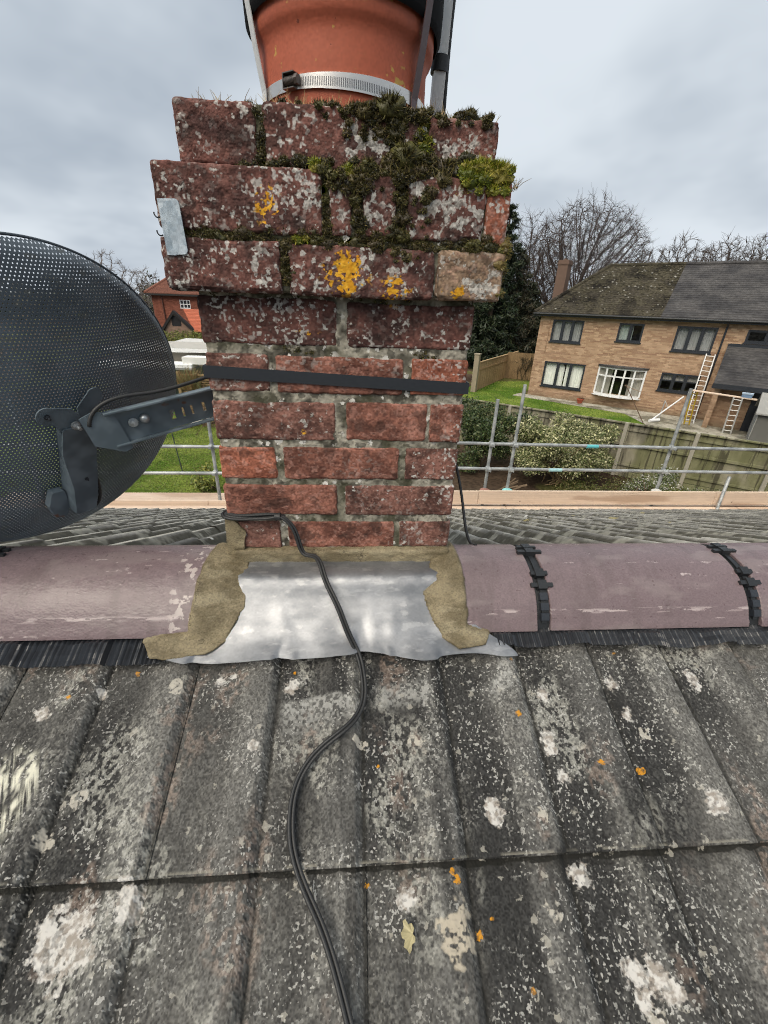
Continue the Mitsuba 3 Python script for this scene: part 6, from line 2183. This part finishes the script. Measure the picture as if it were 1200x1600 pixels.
fg2 = thing('garage_block', 'pale rendered garage with a thin flat roof just left of the chimney', 'garage')
m = MB()
m.box((-11.5, 30.0, G), (-6.5, 33.0, -2.75), (0.34, 0.30, 0.24))
m.put(fg2, 'wall')
m = MB()
m.add([(-11.8, 29.6, -2.62), (-6.2, 29.6, -2.78), (-6.2, 33.2, -2.72), (-11.8, 33.2, -2.56), (-11.8, 29.6, -2.72), (-6.2, 29.6, -2.88), (-6.2, 33.2, -2.84), (-11.8, 33.2, -2.70)], [[0, 1, 2, 3], [4, 7, 6, 5], [0, 4, 5, 1], [1, 5, 6, 2], [0, 3, 7, 4]], (0.46, 0.46, 0.44))
m.put(fg2, 'roof')

tr = thing('woven_fence', 'low woven wooden fence panel with a leaning post at its right end', 'fence')
m = MB()
for z in np.arange(G + 0.05, -3.25, 0.11):
    xs = np.linspace(-8.3, -6.75, 24)
    m.tube(np.c_[xs, 21.5 + 0.03 * np.sin(xs * 16 + (int(z * 100) % 2) * PI), np.full(24, z)], 0.048, 5, np.array((0.30, 0.21, 0.11)) * rng.uniform(0.75, 1.2))
m.put(tr, 'slat_weave', kind='stuff')
for x, z, c in ((-8.3, -3.15, (0.30, 0.22, 0.12)), (-7.5, -3.2, (0.28, 0.20, 0.11)), (-6.72, -2.72, (0.42, 0.36, 0.26))):
    m = MB()
    m.box((x - 0.07, 21.38, G), (x + 0.07, 21.52, z), c)
    m.put(tr, 'post')
m = MB()
rr = np.random.default_rng(23)
for i in range(260):
    p = np.array([rr.normal(-7.75, 0.22), 21.25 + rr.normal(0, 0.1), -3.9])
    d = np.array([rr.normal(0, 0.35), rr.normal(0, 0.3), 1.0])
    L = rr.uniform(0.5, 1.15)
    m.tube([p, p + d * L * 0.55, p + d * L + [0, 0, -0.25 * L * abs(d[0])]], [0.012, 0.01, 0.003], 3, np.array([(0.26, 0.17, 0.08), (0.18, 0.11, 0.05), (0.20, 0.22, 0.10)][rr.integers(3)]), cap=False)
m.tube([(-7.75, 21.25, G), (-7.75, 21.25, -3.8)], 0.14, 8, (0.13, 0.09, 0.05))
solo('ornamental_grass', 'dead brown ornamental grass standing against the woven fence', 'plant', (m.V, m.F), 'painted', color=m.C)
m = MB()
for i in range(170):
    p = np.array([rr.normal(-6.5, 0.75), 19.0 + rr.normal(0, 0.5), G + abs(rr.normal(0.25, 0.28))])
    d = rr.normal(0, 1, 3) * [1, 0.6, 0.35]
    d /= np.linalg.norm(d)
    L = rr.uniform(0.5, 1.3)
    m.tube([p - d * L / 2, p + rr.normal(0, 0.06, 3), p + d * L / 2], [0.018, 0.016, 0.006], 4, np.array((0.13, 0.09, 0.055)) * rr.uniform(0.6, 1.5), cap=False)
solo('brush_heap', 'heap of cut brown brushwood at the far edge of the left lawn', 'brushwood', (m.V, m.F), 'painted', color=m.C)
m = MB()
m.tube([(-7.6, 17.4, G + 0.05), (-6.15, 17.6, G + 0.55)], 0.022, 6, (0.55, 0.54, 0.50))
solo('garden_cane', 'pale straight pole leaning on the brush heap', 'pole', (m.V, m.F), 'painted', color=m.C)
m = MB()
m.tube([(-5.45, 13.1, G), (-5.55, 13.1, -3.75)], 0.016, 6, (0.05, 0.06, 0.06))
solo('plant_stake', 'thin dark stake standing upright in the left lawn', 'stake', (m.V, m.F), 'painted', color=m.C)
B5 = np.array([-4.1, 11.5, G])
cen = [B5 + [rr.normal(0, 0.22), rr.normal(0, 0.2), rr.uniform(0.1, 0.6)] for _ in range(8)]
shrub('young_shrub', 'small yellow green shrub at the foot of the left scaffold post', cen, [np.array([0.22, 0.22, 0.2]) for _ in cen], 900, 0.05, [(0.28, 0.27, 0.06), (0.20, 0.22, 0.06), (0.12, 0.15, 0.04)], 25, 8, B5, shell=0.1)
bare_tree((-27.5, 56.0, G), 9.4, 41, 'misty bare tree above the satellite dish rim', cols=(0.17, 0.15, 0.14), trunk=0.2, n=500, width=0.5, tip=0.022)
bare_tree((-23.8, 58.0, G), 8.2, 42, 'small bare tree left of the red house roof', cols=(0.17, 0.15, 0.14), trunk=0.15, n=160, width=0.3, tip=0.022)
conifer((-20.6, 60.0, G), 8.4, 1.6, 'small dark conifer tip above the red house roof', 43, n=5000, size=0.25)

# ------------------------------------------------------------------ the gardens that the chimney hides
r = np.random.default_rng(51)
cen = [np.array([x, 27.0 + 0.15 * x + r.normal(0, 0.15), z]) for x in np.arange(-6.2, 7.0, 0.4) for z in (-3.3, -3.8, -4.4, -4.8)]
shrub('hedge', 'dark clipped hedge across the gardens straight behind the chimney', cen, [np.array([0.42, 0.42, 0.36]) for _ in cen], 15000, 0.06, [(0.05, 0.075, 0.02), (0.08, 0.10, 0.03), (0.035, 0.05, 0.016)], 52, 20, None, cat='hedge', shell=0.7)
cols_ = [(0.055, 0.060, 0.030), (0.075, 0.066, 0.045), (0.040, 0.050, 0.025), (0.09, 0.075, 0.055)]
cen, rd = [], []
for i in range(420):
    a = r.uniform(-1.25, 1.25)
    d = r.uniform(95, 150)
    x, y = d * math.sin(a), d * math.cos(a)
    t = r.uniform(4.5, 8.6)
    for z in np.arange(0.8, t, 1.7):
        cen.append([x + r.normal(0, 0.8), y + r.normal(0, 0.8), G + z])
        rd.append([2.1, 2.1, 1.5])
v, f, c = leaf_cloud(70000, cen, rd, 0.42, cols_, r, aspect=0.5, shell=0.3)
solo('treeline', 'distant line of winter trees and hedges on the horizon', 'trees', (v, f), 'leafy', color=c, kind='stuff')
